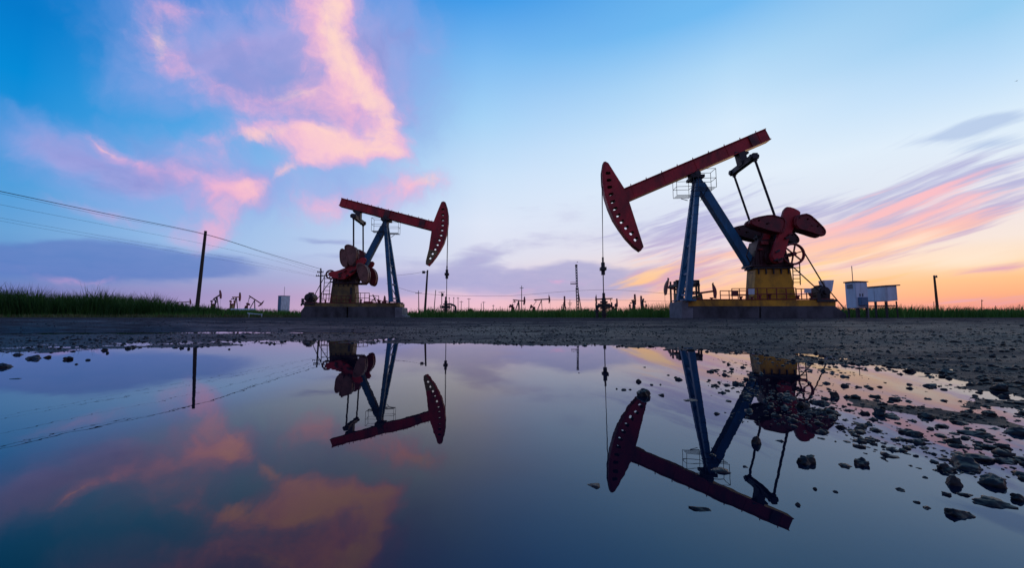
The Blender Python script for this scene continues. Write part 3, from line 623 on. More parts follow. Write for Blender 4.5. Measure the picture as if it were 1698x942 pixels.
def pumpjack(D):
    P = Plane(D['px'], D['Y'], D['yaw'])
    root = thing('pumpjack', P.O, D['label'], 'oil pump', D['yaw'], 'large pumpjacks beside the puddle')
    sg = D['dir']                                     # +1: horse head points right
    # concrete base
    m = MB(); t = 0.95
    for a in D['base']: m.prism(P.xz(a, -t), -t, t)
    m.build('concrete_base', M['concrete'], root, bevel=0.02)
    m = MB()
    for a in D['plinth']: m.prism(P.xz(a, -t), -t - 0.03, t * 0.9)
    tag(m.build('plinth', M['pale'], root, bevel=0.02), 'paler concrete end block')
    # skid
    m = MB()
    for a in D['skid']: m.prism(P.xz(a, -0.8), -0.8, -0.55); m.prism(P.xz(a, -0.8), 0.55, 0.8)
    xs = [q for a in D['skid'] for q in P.xz(a, -0.8)]; x0 = min(q[0] for q in xs); x1 = max(q[0] for q in xs); zb = min(q[1] for q in xs); zt = max(q[1] for q in xs)
    for k in range(7):
        x = lerp(x0 + 0.1, x1 - 0.1, k / 6); m.box((x, 0, (zb + zt) / 2 - 0.02), (0.16, 1.1, (zt - zb) * 0.8))
    m.build('skid', M[D['skidmat']], root, bevel=0.01)
    m = MB(); m.box(((x0 + x1) / 2, -0.68, zt + 0.02), (x1 - x0 - 0.2, 0.3, 0.035)); m.box(((x0 + x1) / 2, 0.68, zt + 0.02), (x1 - x0 - 0.2, 0.3, 0.035))
    m.build('skid_flange', M['reddark'], root)
    # pedestal
    pd = P.xz(D['pedestal'], -0.42); m = MB(); m.prism(pd, -0.42, 0.42)
    ped = m.build('pedestal', M[D['pedmat']], root, bevel=0.02)
    m = MB(); zt2 = max(q[1] for q in pd); zb2 = min(q[1] for q in pd); px0 = min(q[0] for q in pd); px1 = max(q[0] for q in pd)
    tx0 = min(q[0] for q in pd if q[1] > (zt2 + zb2) / 2); tx1 = max(q[0] for q in pd if q[1] > (zt2 + zb2) / 2)
    m.box(((tx0 + tx1) / 2, 0, zt2 + 0.045), (tx1 - tx0 + 0.16, 1.02, 0.085))
    for k in range(5): m.box((lerp(tx0 + 0.12, tx1 - 0.12, k / 4), -0.45, zt2 - 0.13), (0.05, 0.07, 0.26))
    m.build('flange', M['steel'], ped)
    m = MB()
    xe = tx0 if D['slot'] < 0 else tx1
    if D['slot'] < 0:
        for f0, f1 in ((0.08, 0.42), (0.52, 0.9)): m.prism([(xe - 0.02, lerp(zb2, zt2, f0)), (xe + 0.06, lerp(zb2, zt2, f0)), (xe + 0.06, lerp(zb2, zt2, f1)), (xe - 0.02, lerp(zb2, zt2, f1))], -0.2, 0.15)
    else:
        for f0, f1 in ((0.18, 0.42), (0.46, 0.78)): m.prism([(xe - 0.3, lerp(zb2, zt2, f0)), (xe - 0.14, lerp(zb2, zt2, f0)), (xe - 0.14, lerp(zb2, zt2, f1)), (xe - 0.3, lerp(zb2, zt2, f1))], -0.45, -0.40)
    m.build('slot', M['steel'], ped)
    # gearbox
    gb = P.xz(D['gearbox'], -0.45); m = MB(); m.prism(gb, -0.45, 0.45)
    cx = sum(q[0] for q in gb) / len(gb); cz = sum(q[1] for q in gb) / len(gb)
    sh = P(D['shaft'], -0.95)
    for s in (-1, 1): m.tube((sh.x, s * 0.42, sh.z), (sh.x, s * 0.62, sh.z), 0.34, 20)
    for k in range(8): m.tube((sh.x + 0.28 * math.cos(k * PI / 4), -0.65, sh.z + 0.28 * math.sin(k * PI / 4)), (sh.x + 0.28 * math.cos(k * PI / 4), -0.6, sh.z + 0.28 * math.sin(k * PI / 4)), 0.03, 6)
    m.box((cx, 0, min(q[1] for q in gb) + 0.06), (max(q[0] for q in gb) - min(q[0] for q in gb) + 0.1, 1.06, 0.1))
    m.tube((sh.x, -1.0, sh.z), (sh.x, 1.0, sh.z), 0.14, 16)
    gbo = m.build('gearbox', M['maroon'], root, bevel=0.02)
    gx0, gx1 = min(q[0] for q in gb), max(q[0] for q in gb); gz0, gz1 = min(q[1] for q in gb), max(q[1] for q in gb); rs = random.Random(5)
    for k in range(7):
        x = lerp(gx0 + .25, gx1 - .25, k / 6); m = MB(); m.bar((x, -0.47, gz0 + .1), (x, -0.47, lerp(gz0, gz1, 0.55)), 0.05, 0.08); m.build('rib', M['maroon'], gbo)
    for k in range(6):
        x = rs.uniform(gx0 + .3, gx1 - .3); z = rs.uniform(gz0 + .2, gz1 - .2); w = rs.uniform(.14, .34); m = MB(); m.box((x, -0.5 - w * .2, z), (w, w * .7, w * rs.uniform(.5, 1.3))); m.tube((x, -0.5 - w * .6, z), (x, -0.5, z), w * .25, 8); m.build('cover_plate', M[rs.choice(('reddark', 'steel', 'maroon'))], gbo, bevel=0.01)
    for k in range(3):
        x = lerp(gx0 + .3, gx1 - .3, rs.random()); m = MB(); m.tube((x, -.2 + .2 * k, gz1 - .1), (x, -.2 + .2 * k, gz1 + rs.uniform(.12, .3)), 0.05, 8); m.box((x, -.2 + .2 * k, gz1 + .1), (.16, .16, .1)); m.build('breather', M['steel'], gbo)
    m = MB(); bx = gx0 if sg < 0 else gx1; m.path([(bx, -.5, gz0 + .15), (bx + sg * .25, -.6, gz0 + .55), (bx + sg * .12, -.62, gz0 + .95)], 0.03, 6); m.build('brake_lever', M['steel'], gbo)
    # cranks with counterweights
    for s in (-1, 1):
        y = s * 0.95
        m = MB(); m.prism(chaikin(P.xz(D['crank'], -0.95), 1), y - 0.09, y + 0.09); m.tube((sh.x, y - 0.16, sh.z), (sh.x, y + 0.16, sh.z), 0.26, 18)
        pin = P(D['pin'], -1.05); m.tube((pin.x, y - 0.2, pin.z), (pin.x, y + 0.2, pin.z), 0.11, 12)
        cr = m.build('crank', M['red'], root, bevel=0.015)
        rs = random.Random(3)
        cp = P.xz(D['crank'], -0.95)
        for k in range(7):
            a_ = Vector(rs.choice(cp)); b_ = Vector((sh.x, sh.z)); f_ = rs.uniform(.1, .75); cq = a_ * (1 - f_) + b_ * f_; w_ = rs.uniform(.12, .26)
            m = MB(); m.bar((cq.x - w_ * .6, y - s * -0.0 + (-.16 if s < 0 else .16), cq.y - w_ * .3), (cq.x + w_ * .6, y + (-.16 if s < 0 else .16), cq.y + w_ * .4), .14, w_ * .5); m.tube((cq.x, y - .24, cq.y), (cq.x, y + .24, cq.y), .04, 6); m.build('clamp', M[rs.choice(('steel', 'maroon', 'reddark'))], cr)
        for poly, hs in D['weights']:
            q = chaikin(P.xz(poly, -0.95), D['round']); hl = []
            for hp in hs:
                hx, hz = P.xz([hp], -0.95)[0]; hl.append([(hx + 0.045 * math.cos(k * PI / 4), hz + 0.045 * math.sin(k * PI / 4)) for k in range(8)])
            for o2 in ((-0.27, -0.10), (0.10, 0.27)):
                m = MB(); m.prism(q, y + o2[0], y + o2[1], hl)
                gx = sum(k[0] for k in q) / len(q); gzz = sum(k[1] for k in q) / len(q)
                m.tube((gx, y + o2[0] - 0.03, gzz), (gx, y + o2[1] + 0.03, gzz), 0.05, 8)
                yo = o2[0] - 0.022 if o2[0] < 0 else o2[1] + 0.022
                e = scaled(q, 0.90)
                for i in range(len(e)): m.bar((e[i][0], y + yo, e[i][1]), (e[(i + 1) % len(e)][0], y + yo, e[(i + 1) % len(e)][1]), 0.05, 0.05, up=(0, 1, 0))
                for i in range(0, len(e), 5): f_ = scaled(q, 0.78)[i]; m.tube((f_[0], y + yo - 0.02, f_[1]), (f_[0], y + yo + 0.02, f_[1]), 0.035, 6)
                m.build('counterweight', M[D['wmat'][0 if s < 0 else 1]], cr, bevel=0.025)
    # equaliser, pitman arms
    ec = (P(D['eq'][0], -1.05) + P(D['eq'][1], 1.05)) / 2
    m = MB(); m.bar((ec.x, -1.2, ec.z), (ec.x, 1.2, ec.z), 0.24, 0.3)
    for s in (-1, 1): m.tube((ec.x - 0.2, s * 1.05, ec.z), (ec.x + 0.2, s * 1.05, ec.z), 0.13, 12)
    eqo = m.build('equalizer', M['steel'], root, bevel=0.02)
    pin = P(D['pin'], -1.05)
    for s in (-1, 1):
        m = MB(); m.tube((ec.x, s * 1.05, ec.z), (pin.x, s * 1.05, pin.z), 0.055, 10)
        m.bar((ec.x, s * 1.05, ec.z + 0.1), lerp(Vector((ec.x, s * 1.05, ec.z)), Vector((pin.x, s * 1.05, pin.z)), 0.07), 0.12, 0.16); m.tube((pin.x, s * 1.05 - 0.1, pin.z), (pin.x, s * 1.05 + 0.1, pin.z), 0.17, 14)
        m.build('pitman_arm', M['steel'], root)
    # walking beam
    bq = P.xz(D['beam'], 0.0); m = MB(); ft, rt, rb, fb = [Vector((a, 0, b)) for a, b in bq]     # front-top, rear-top, rear-bottom, front-bottom
    def strip(a, b, w, th, off):
        nrm = (b - a).normalized(); nz = Vector((-nrm.z, 0, nrm.x)); m.bar(a + nz * off, b + nz * off, w, th, up=nz)
    web = [(lerp(ft, fb, 0.08)), (lerp(rt, rb, 0.08)), (lerp(rb, rt, 0.08)), (lerp(fb, ft, 0.08))]
    m.prism([(k.x, k.z) for k in web], -0.19, 0.19)
    for a, b in ((lerp(ft, fb, 0.04), lerp(rt, rb, 0.04)), (lerp(fb, ft, 0.04), lerp(rb, rt, 0.04))): strip(a, b, 0.5, 0.05, 0)
    for k in range(9):
        f = 0.06 + 0.11 * k; a = lerp(ft, rt, f); b = lerp(fb, rb, f)
        m.bar(lerp(a, b, 0.06), lerp(a, b, 0.94), 0.42, 0.03, up=(1, 0, 0)) if k % 2 == 0 else None
        m.tube(a + Vector((0, -0.12, -0.02)), a + Vector((0, -0.12, 0.11)), 0.022, 6); m.tube(a + Vector((0.2, 0.1, -0.02)), a + Vector((0.2, 0.1, 0.09)), 0.022, 6)
    wb = m.build('walking_beam', M['red'], root)
    # dark splice plates, bearing saddles
    m = MB()
    for f in D['splice']:
        a = lerp(ft, rt, f); b = lerp(fb, rb, f); d = (rt - ft).normalized() * 0.2
        m.prism([((a - d).x, (a - d).z), ((a + d).x, (a + d).z), ((b + d).x, (b + d).z), ((b - d).x, (b - d).z)], -0.262, 0.262)
    m.build('splice_plate', M['reddark'], wb)
    qb = lerp(fb, rb, D['eqf']); m = MB(); m.bar(qb + Vector((0, 0, 0.03)), Vector((ec.x, 0, ec.z - 0.02)), 0.34, 0.46); m.box((qb.x, 0, qb.z - 0.03), (0.7, 0.42, 0.1)); m.build('tail_bearing', M['steel'], wb)
    ap = P(D['apex'], 0.0); pb = lerp(fb, rb, D['pivf'])
    m = MB(); m.box((ap.x, 0, ap.z + 0.06), (0.62, 0.9, 0.14)); m.bar(Vector((ap.x, 0, ap.z)), pb + Vector((0, 0, 0.06)), 0.4, 0.5); m.tube((ap.x, -0.42, ap.z + 0.2), (ap.x, 0.42, ap.z + 0.2), 0.14, 14)
    m.build('saddle_bearing', M['steel'], root)
    # horse head
    hq = P.xz(D['head'], 0.0); hl = []
    for hp in D['holes']:
        hx, hz = P.xz([hp], 0.0)[0]; aa, bb, rt_ = D['hole']
        an = math.atan2(hz - ap.z, hx - ap.x); u = Vector((math.cos(an), math.sin(an))); v = Vector((-u.y, u.x))
        hl.append([tuple(Vector((hx, hz)) + u * i * aa + v * j * bb) for i, j in ((-1, -.6), (-.7, -1), (.7, -1), (1, -.6), (1, .6), (.7, 1), (-.7, 1), (-1, .6))])
    m = MB(); m.prism(hq, -0.24, -0.20, hl); m.prism(hq, 0.20, 0.24, hl)
    cen = Vector((sum(k[0] for k in hq) / len(hq), sum(k[1] for k in hq) / len(hq)))
    ins = [tuple(cen + (Vector(k) - cen) * 0.97) for k in hq]
    for i in range(len(hq)):
        j = (i + 1) % len(hq)
        m.add([(hq[i][0], -0.2, hq[i][1]), (hq[j][0], -0.2, hq[j][1]), (hq[j][0], 0.2, hq[j][1]), (hq[i][0], 0.2, hq[i][1]), (ins[i][0], -0.2, ins[i][1]), (ins[j][0], -0.2, ins[j][1]), (ins[j][0], 0.2, ins[j][1]), (ins[i][0], 0.2, ins[i][1])],
              [(0, 1, 2, 3), (4, 7, 6, 5)])
    hd = m.build('horse_head', M['red'], root)
    # collars round the openings, and the wider wireline track on the arc
    m = MB()
    for h in hl:
        n = len(h)
        for i in range(n):
            a, b = h[i], h[(i + 1) % n]; m.add([(a[0], -0.25, a[1]), (b[0], -0.25, b[1]), (b[0], 0.25, b[1]), (a[0], 0.25, a[1])], [(0, 1, 2, 3)])
    m.build('collar', M['reddark'], hd)
    m = MB(); arc = P.xz(D['arc'], 0.0)
    for a, b in zip(arc[:-1], arc[1:]): m.bar((a[0], 0, a[1]), (b[0], 0, b[1]), 0.56, 0.05, up=(1, 0, 0))
    m.build('wireline_track', M['red'], hd)
    if 'tip' in D:
        m = MB(); tq = P.xz(D['tip'], 0.0); th = [h for h in hl if h[0][1] < max(q[1] for q in tq) - 0.12]
        m.prism(tq, -0.247, -0.236, th); m.prism(tq, 0.236, 0.247, th)
        tag(m.build('tip_panel', M['gold'], hd), 'faded yellow lower tip of the head')
    # samson post
    for s, ft_ in ((-1, D['feet'][0]), (1, D['feet'][1])):
        f = P(ft_, s * 0.85); a = Vector((ap.x - sg * 0.06, s * 0.2, ap.z))
        m = MB(); m.bar(a, f, 0.20, 0.22, up=(1, 0, 0), w2=0.26, h2=0.29); dv = (f - a)
        for k in range(12):
            q = a + dv * (k + 1) / 13; m.bar(q + Vector((-0.13, 0, 0)), q + Vector((0.13, 0, 0)), 0.26, 0.02)
        m.box((f.x, f.y, f.z + 0.03), (0.6, 0.5, 0.07)); m.build('front_leg', M['blue'], root)
    m = MB(); f0 = P(D['feet'][0], -0.85); f1 = P(D['feet'][1], 0.85); a = Vector((ap.x - sg * 0.06, 0, ap.z))
    for fr in (0.3, 0.55, 0.78, 0.95):
        q0 = lerp(Vector((a.x, -0.2, a.z)), f0, fr); q1 = lerp(Vector((a.x, 0.2, a.z)), f1, fr); m.bar(q0, q1, 0.07, 0.1)
        if fr < 0.9:
            q2 = lerp(Vector((a.x, 0.2, a.z)), f1, fr + 0.2); m.bar(q0, q2, 0.04, 0.05)
    m.build('cross_brace', M['blue'], root)
    m = MB(); b0 = P(D['back'][0], 0.0); b1 = P(D['back'][1], 0.0); m.bar(b0, b1, 0.46, 0.40, up=(0, 0, 1)); m.bar(b0 + Vector((0, 0, 0.0)), Vector((ap.x, 0, ap.z)), 0.4, 0.34)
    m.build('rear_leg', M['blue'], root)
    for s, c in ((-1, D['cages'][0]), (1, D['cages'][1])): cage(P, P(c, s * 0.85), 0.85, 0.6, 0.95, root, M['steel'], s)
    # wireline, carrier bar, polished rod
    w0 = P(D['wire'][0], 0.0); w1 = P(D['wire'][1], 0.0); w2 = P(D['wire'][2], 0.0)
    m = MB()
    for s in (-1, 1):
        m.path([(q[0] + sg * 0.035, s * 0.09, q[1]) for q in P.xz(D['arc'][:D['tangent']], 0.0)], 0.016)
        m.tube((w0.x, s * 0.09, w0.z), (w1.x + 0.02 * s, s * 0.09, w1.z), 0.016)
    m.build('wireline', M['steel'], root)
    m = MB(); m.box((w1.x, 0, w1.z), (0.3, 0.45, 0.16)); m.tube((w1.x, 0, w1.z - 0.32), (w1.x, 0, w1.z + 0.34), 0.1, 10); m.tube((w1.x, 0, w1.z + 0.3), (w1.x, 0, w1.z + 0.62), 0.05, 8); m.build('carrier_bar', M['steel'], root)
    m = MB(); m.tube((w1.x, 0, w1.z), (w1.x, 0, w2.z), 0.028, 8); m.build('polished_rod', M['grey'], root)
    # flywheel, belt, motor
    fw = P(D['fly'], D.get('flyt', -0.72)); R = D['flyR']; y = D.get('flyt', -0.72)
    m = MB(); m.ring((fw.x, y, fw.z), R, 0.05); m.ring((fw.x, y + 0.07, fw.z), R, 0.05); m.tube((fw.x, y - 0.1, fw.z), (fw.x, y + 0.35, fw.z), 0.1, 12)
    for k in range(6):
        a = k * PI / 3 + 0.3; m.bar((fw.x, y, fw.z), (fw.x + R * math.cos(a), y, fw.z + R * math.sin(a)), 0.05, 0.07, up=(0, 1, 0))
    m.build('flywheel', M['reddark'], root, smooth=False)
    mo = P(D['motor'], -0.35); m = motor_mesh((mo.x, -0.35, mo.z), D['motorR'], 0.75); m.build('motor', M['steel'], root)
    m = MB(); dx = (Vector((mo.x, 0, mo.z)) - Vector((fw.x, 0, fw.z))); dn = Vector((-dx.z, 0, dx.x)).normalized()
    for s in (-1, 1): m.bar(Vector((fw.x, y, fw.z)) + dn * s * R * 0.97, Vector((mo.x, y, mo.z)) + dn * s * D['motorR'] * 0.5, 0.06, 0.03)
    m.build('drive_belt', M['steel'], root)
    m = MB(); m.box((mo.x, -0.35, mo.z - D['motorR'] - 0.14), (0.9, 1.0, 0.12))
    for i in (-1, 1):
        for j in (-1, 1): m.bar((mo.x + i * 0.38, -0.35 + j * 0.4, mo.z - D['motorR'] - 0.1), (mo.x + i * 0.4, -0.35 + j * 0.42, zt - 0.05), 0.08)
    for k in range(3): m.box((mo.x - 0.35 + 0.3 * k, -0.8 + 0.2 * k, mo.z - D['motorR'] * 0.7), (0.14, 0.12, 0.3))
    m.build('motor_mount', M['steel'], root)
    # ladder
    la = P(D['ladder'][0], D['ladt']); lb = P(D['ladder'][1], D['ladt']); wd = D['ladw']; m = MB()
    for s in (-1, 1): m.tube(la + Vector((s * wd, 0, 0)), lb + Vector((s * wd, 0, 0)), 0.024, 6)
    nr = 6
    for k in range(nr): q = lerp(la, lb, (k + 0.3) / nr); m.tube(q - Vector((wd, 0, 0)), q + Vector((wd, 0, 0)), 0.02, 6)
    m.build('ladder', M['steel'], root)
    for a, b, t, n in D['rails']:
        qa = P(a, t); qb_ = P(b, t); railing(P, [(qa.x, t, 0), (qb_.x, t, 0)], qa.z, zt, root, n, M['reddark'])
    for nm, poly, t0, t1, mt in D.get('extra', ()):
        m = MB(); m.prism(P.xz(poly, t0), t0, t1); m.build(nm, M[mt], root, bevel=0.01)
    for nm, a, b, t, r in D.get('struts', ()):
        m = MB(); m.bar(P(a, t), P(b, t), r); m.build(nm, M['steel'], root)
    # clutter on the skid: pipes and fittings
    rs = random.Random(D['px'])
    for k in range(9):
        x = lerp(x0 + 0.5, x1 - 0.5, rs.random()); y = rs.choice((-0.7, 0.7, -0.5)); hh = rs.uniform(0.08, 0.28)
        m = MB(); m.tube((x, y, zt), (x, y, zt + hh), 0.05, 8); m.box((x, y, zt + hh), (0.14, 0.12, 0.06)); m.build('pipe_fitting', M['reddark'], root)
    return root, P

RIGHT = dict(round=1, px=1150, Y=19.5, yaw=math.radians(-5), dir=-1,
    label='larger right pumpjack, horse head on its left, with yellow pedestal and blue legs',
    base=[[(1134, 508), (1134, 529), (1259.5, 529), (1259.5, 508)], [(1262.5, 508), (1262.5, 529), (1404, 529), (1404, 521), (1385, 507.5)]],
    plinth=[[(1130, 500), (1130, 529.5), (1149, 529.5), (1149, 511), (1141, 511), (1141, 500)]],
    skid=[[(1139, 497.5), (1139, 508), (1386, 508), (1386, 497.5)]], skidmat='yellow',
    pedestal=[(1253, 446), (1311, 446), (1321, 499), (1250, 499)], pedmat='yellow', slot=-1,
    gearbox=[c3(p) for p in ((350, 350), (540, 330), (560, 440), (580, 500), (585, 548), (290, 548), (318, 480), (335, 400))], shaft=c3((480, 470)),
    crank=[c3(p) for p in ((540, 105), (590, 108), (655, 140), (650, 168), (605, 260), (565, 350), (548, 430), (500, 530), (450, 520), (435, 470), (465, 380), (498, 300), (512, 200))],
    pin=c3((492, 235)),
    weights=[([c3(p) for p in ((590, 180), (650, 166), (690, 160), (740, 200), (815, 275), (826, 300), (812, 328), (780, 328), (700, 300), (590, 270))], [c3((762, 258)), c3((688, 205))]),
             ([c3(p) for p in ((262, 212), (300, 190), (420, 168), (470, 180), (540, 200), (520, 300), (480, 308), (400, 290), (260, 245))], [c3((330, 215)), c3((390, 240))])],
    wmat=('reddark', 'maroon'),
    eq=(c1((755, 184)), c1((660, 262))), beam=[c1(p) for p in ((165, 337), (795, 70), (820, 118), (183, 392))], splice=(0.90,), eqf=0.80, pivf=0.475,
    apex=(1153, 298), feet=((1141, 499), (1127, 500)), back=((1160, 307), (1247, 444)),
    head=[c1(p) for p in ((80, 219), (88, 216), (101, 223), (135, 277), (172, 336), (192, 390), (224, 490), (257, 594), (245, 610), (218, 590), (183, 553), (153, 512), (126, 470), (104, 420), (88, 370), (77, 310), (75, 262))],
    arc=[c1(p) for p in ((82, 219), (75, 262), (77, 310), (88, 370), (104, 420), (126, 470), (153, 512), (183, 553), (218, 590), (245, 610))], tangent=3,
    holes=[c1(p) for p in ((100, 268), (104, 299), (107, 330), (113, 361), (121, 394), (131, 425), (145, 454), (161, 482), (181, 508), (204, 533), (223, 560))], hole=(0.125, 0.075, 0),
    cages=(c1((536, 333)), c1((438, 366))), wire=(c1((76, 300)), (1000, 446), (1001, 492)),
    fly=c1((930, 622)), flyR=0.5, motor=c3((800, 742)), motorR=0.27,
    ladder=(c3((628, 520)), c3((634, 685))), ladt=0.3, ladw=0.17,
    rails=[(c1((603, 787)), c1((722, 787)), -0.75, 4), (c1((655, 777)), c1((722, 777)), 0.6, 3), (c1((726, 776)), c1((940, 776)), -0.72, 6), (c1((942, 778)), c1((1010, 778)), -0.75, 4)],
    extra=[('control_box', [c3(p) for p in ((836, 650), (911, 648), (897, 735), (855, 735))], -0.7, -0.3, 'white'), ('warning_plate', [c3(p) for p in ((274, 713), (320, 713), (320, 756), (274, 756))], -0.80, -0.775, 'white'),
           ('warning_plate', [c3(p) for p in ((690, 710), (742, 710), (742, 745), (690, 745))], -0.80, -0.775, 'white'), ('junction_box', [c3(p) for p in ((155, 728), (196, 728), (196, 768), (155, 768))], -0.84, -0.70, 'reddark')],
    struts=[('brace', c3((882, 735)), c3((990, 865)), -0.5, 0.035), ('box_post', c3((874, 735)), c3((874, 795)), -0.5, 0.06)])
LEFT = dict(round=2, px=655, Y=27.5, yaw=math.radians(4), dir=1,
    label='smaller left pumpjack, horse head with yellow tip on its right, brown petal-shaped counterweights',
    base=[[(505, 508), (499, 516), (499, 528.5), (574.5, 528.5), (574.5, 509)], [(577, 509), (577, 528.5), (666, 528.5), (666, 512), (660, 509)]],
    plinth=[[(655, 510), (655, 529), (672, 529), (672, 524), (667, 523), (667, 510)]],
    skid=[[(504, 503), (504, 509), (663, 509), (663, 503)]], skidmat='ochre',
    pedestal=[(551, 469), (588, 469), (590, 504), (546, 504)], pedmat='ochre', slot=1,
    gearbox=[c5(p) for p in ((450, 440), (720, 380), (728, 430), (695, 470), (680, 510), (445, 500))], shaft=c5((560, 425)),
    crank=[c5(p) for p in ((412, 390), (430, 382), (500, 375), (610, 330), (700, 262), (780, 225), (812, 262), (740, 345), (640, 425), (560, 470), (480, 450), (420, 432))],
    pin=c5((668, 300)),
    weights=[([c5(p) for p in ((536, 165), (556, 142), (584, 150), (606, 210), (625, 330), (590, 345), (560, 325), (540, 280))], []),
             ([c5(p) for p in ((580, 128), (600, 106), (628, 100), (684, 118), (716, 160), (712, 240), (690, 310), (640, 330), (612, 270))], []),
             ([c5(p) for p in ((700, 300), (760, 290), (815, 330), (838, 400), (826, 480), (806, 508), (782, 512), (758, 488), (728, 420))], [])],
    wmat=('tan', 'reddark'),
    eq=(c4((432, 198)), c4((503, 246))), beam=[c4(p) for p in ((985, 241), (360, 80), (343, 132), (972, 299))], splice=(0.12, 0.5), eqf=0.80, pivf=0.49,
    apex=(641, 367), feet=(c4((691, 782)), c4((741, 792))), back=(c4((642, 275)), c4((478, 592))),
    head=[c4(p) for p in ((1034, 109), (1047, 103), (1058, 108), (1070, 145), (1078, 195), (1078, 255), (1070, 315), (1050, 382), (1026, 428), (1000, 470), (970, 510), (946, 536), (929, 528), (930, 505), (950, 424), (968, 300), (981, 242), (1008, 172))],
    arc=[c4(p) for p in ((1058, 108), (1070, 145), (1078, 195), (1078, 255), (1070, 315), (1050, 382), (1026, 428), (1000, 470), (970, 510), (946, 536))], tangent=4,
    tip=[c4(p) for p in ((949, 428), (1004, 441), (1018, 441), (1000, 470), (970, 510), (946, 536), (929, 528), (930, 505))],
    holes=[c4(p) for p in ((1045, 158), (1044, 193), (1043, 228), (1042, 262), (1038, 296), (1031, 330), (1020, 363), (1007, 395), (991, 426), (973, 455), (957, 486))], hole=(0.105, 0.075, 0),
    cages=(c4((606, 305)), c4((706, 318))), wire=(c4((1076, 270)), (741, 455), (739.5, 493)),
    fly=c5((425, 410)), flyt=0.3, flyR=0.3, motor=c5((225, 655)), motorR=0.3,
    ladder=(c5((398, 440)), c5((378, 690))), ladt=-0.6, ladw=0.2,
    rails=[(c5((692, 602)), c5((832, 602)), -0.7, 4), (c5((835, 632)), c5((930, 632)), -0.7, 3), (c5((335, 612)), c5((432, 612)), -0.7, 3), (c5((440, 632)), c5((640, 632)), -0.72, 5)],
    extra=[('valve_box', [c5(p) for p in ((770, 690), (860, 690), (860, 715), (770, 715))], -0.7, -0.4, 'reddark'), ('marker_cone', [c5(p) for p in ((986, 628), (996, 640), (1002, 705), (972, 705))], -0.6, -0.45, 'farred')],
    struts=[('brace', c5((150, 690)), c5((120, 735)), -0.5, 0.08), ('hand_lever', c5((868, 620)), c5((905, 705)), -0.5, 0.06), ('hand_lever', c5((900, 650)), c5((830, 710)), -0.5, 0.05)])
_, PR = pumpjack(RIGHT); _, PL = pumpjack(LEFT)

# ------------------------------------------------------------------ wellheads under the rods
def wellhead(P, pt, side, label, pipe):
    loc = P.O + P.ux * P(pt, 0).x; loc.z = gz(loc.x, loc.y)
    top = P(pt, 0).z + P.O.z - loc.z
    r = thing('wellhead', loc, label, 'wellhead', P.yaw, 'wellheads under the horse heads')
    m = MB(); m.tube((0, 0, -0.05), (0, 0, top * 0.8), 0.11, 14)
    for f in (0.12, 0.35, 0.38, 0.6, 0.63): m.tube((0, 0, top * f), (0, 0, top * f + 0.05), 0.2, 14)
    m.tube((0, 0, top * 0.8), (0, 0, top), 0.075, 12); m.build('casing', M['steel'], r)
    m = MB(); m.box((0, 0, top * 0.5), (0.62, 0.2, 0.2)); m.tube((0, -0.3, top * 0.5), (0, 0.3, top * 0.5), 0.07, 10); m.build('valve', M['steel'], r)
    for s in (-1, 1):
        m = MB(); c = Vector((s * 0.4, 0, top * 0.5)); m.tube((s * 0.3, 0, c.z), (s * 0.42, 0, c.z), 0.03, 8)
        for k in range(10):
            a = k * PI / 5; b = (k + 1) * PI / 5
            m.tube(c + Vector((0, 0.16 * math.cos(a), 0.16 * math.sin(a))), c + Vector((0, 0.16 * math.cos(b), 0.16 * math.sin(b))), 0.02, 6)
            if k % 3 == 0: m.tube(c, c + Vector((0, 0.16 * math.cos(a), 0.16 * math.sin(a))), 0.015, 6)
        m.build('handwheel', M['steel'], r)
    m = MB(); m.path([tuple(q) for q in ((0, 0, top * pipe[0]), (side * pipe[1] * 0.5, 0, top * pipe[0] + 0.03), (side * pipe[1], 0, top * pipe[0] - 0.12), (side * pipe[1], 0, -0.05))], 0.075, 10)
    m.tube((side * pipe[1], 0, top * 0.25), (side * pipe[1], 0, top * 0.32), 0.13, 10); m.build('flow_pipe', M['steel'], r)
    return r
wellhead(PR, (1001, 486), -1, 'dark wellhead with valves and bent pipe under the right pumpjack rod', (0.5, 0.36))
wellhead(PL, (739.5, 492), 1, 'dark wellhead with long arched flow pipe under the left pumpjack rod', (0.62, 0.7))

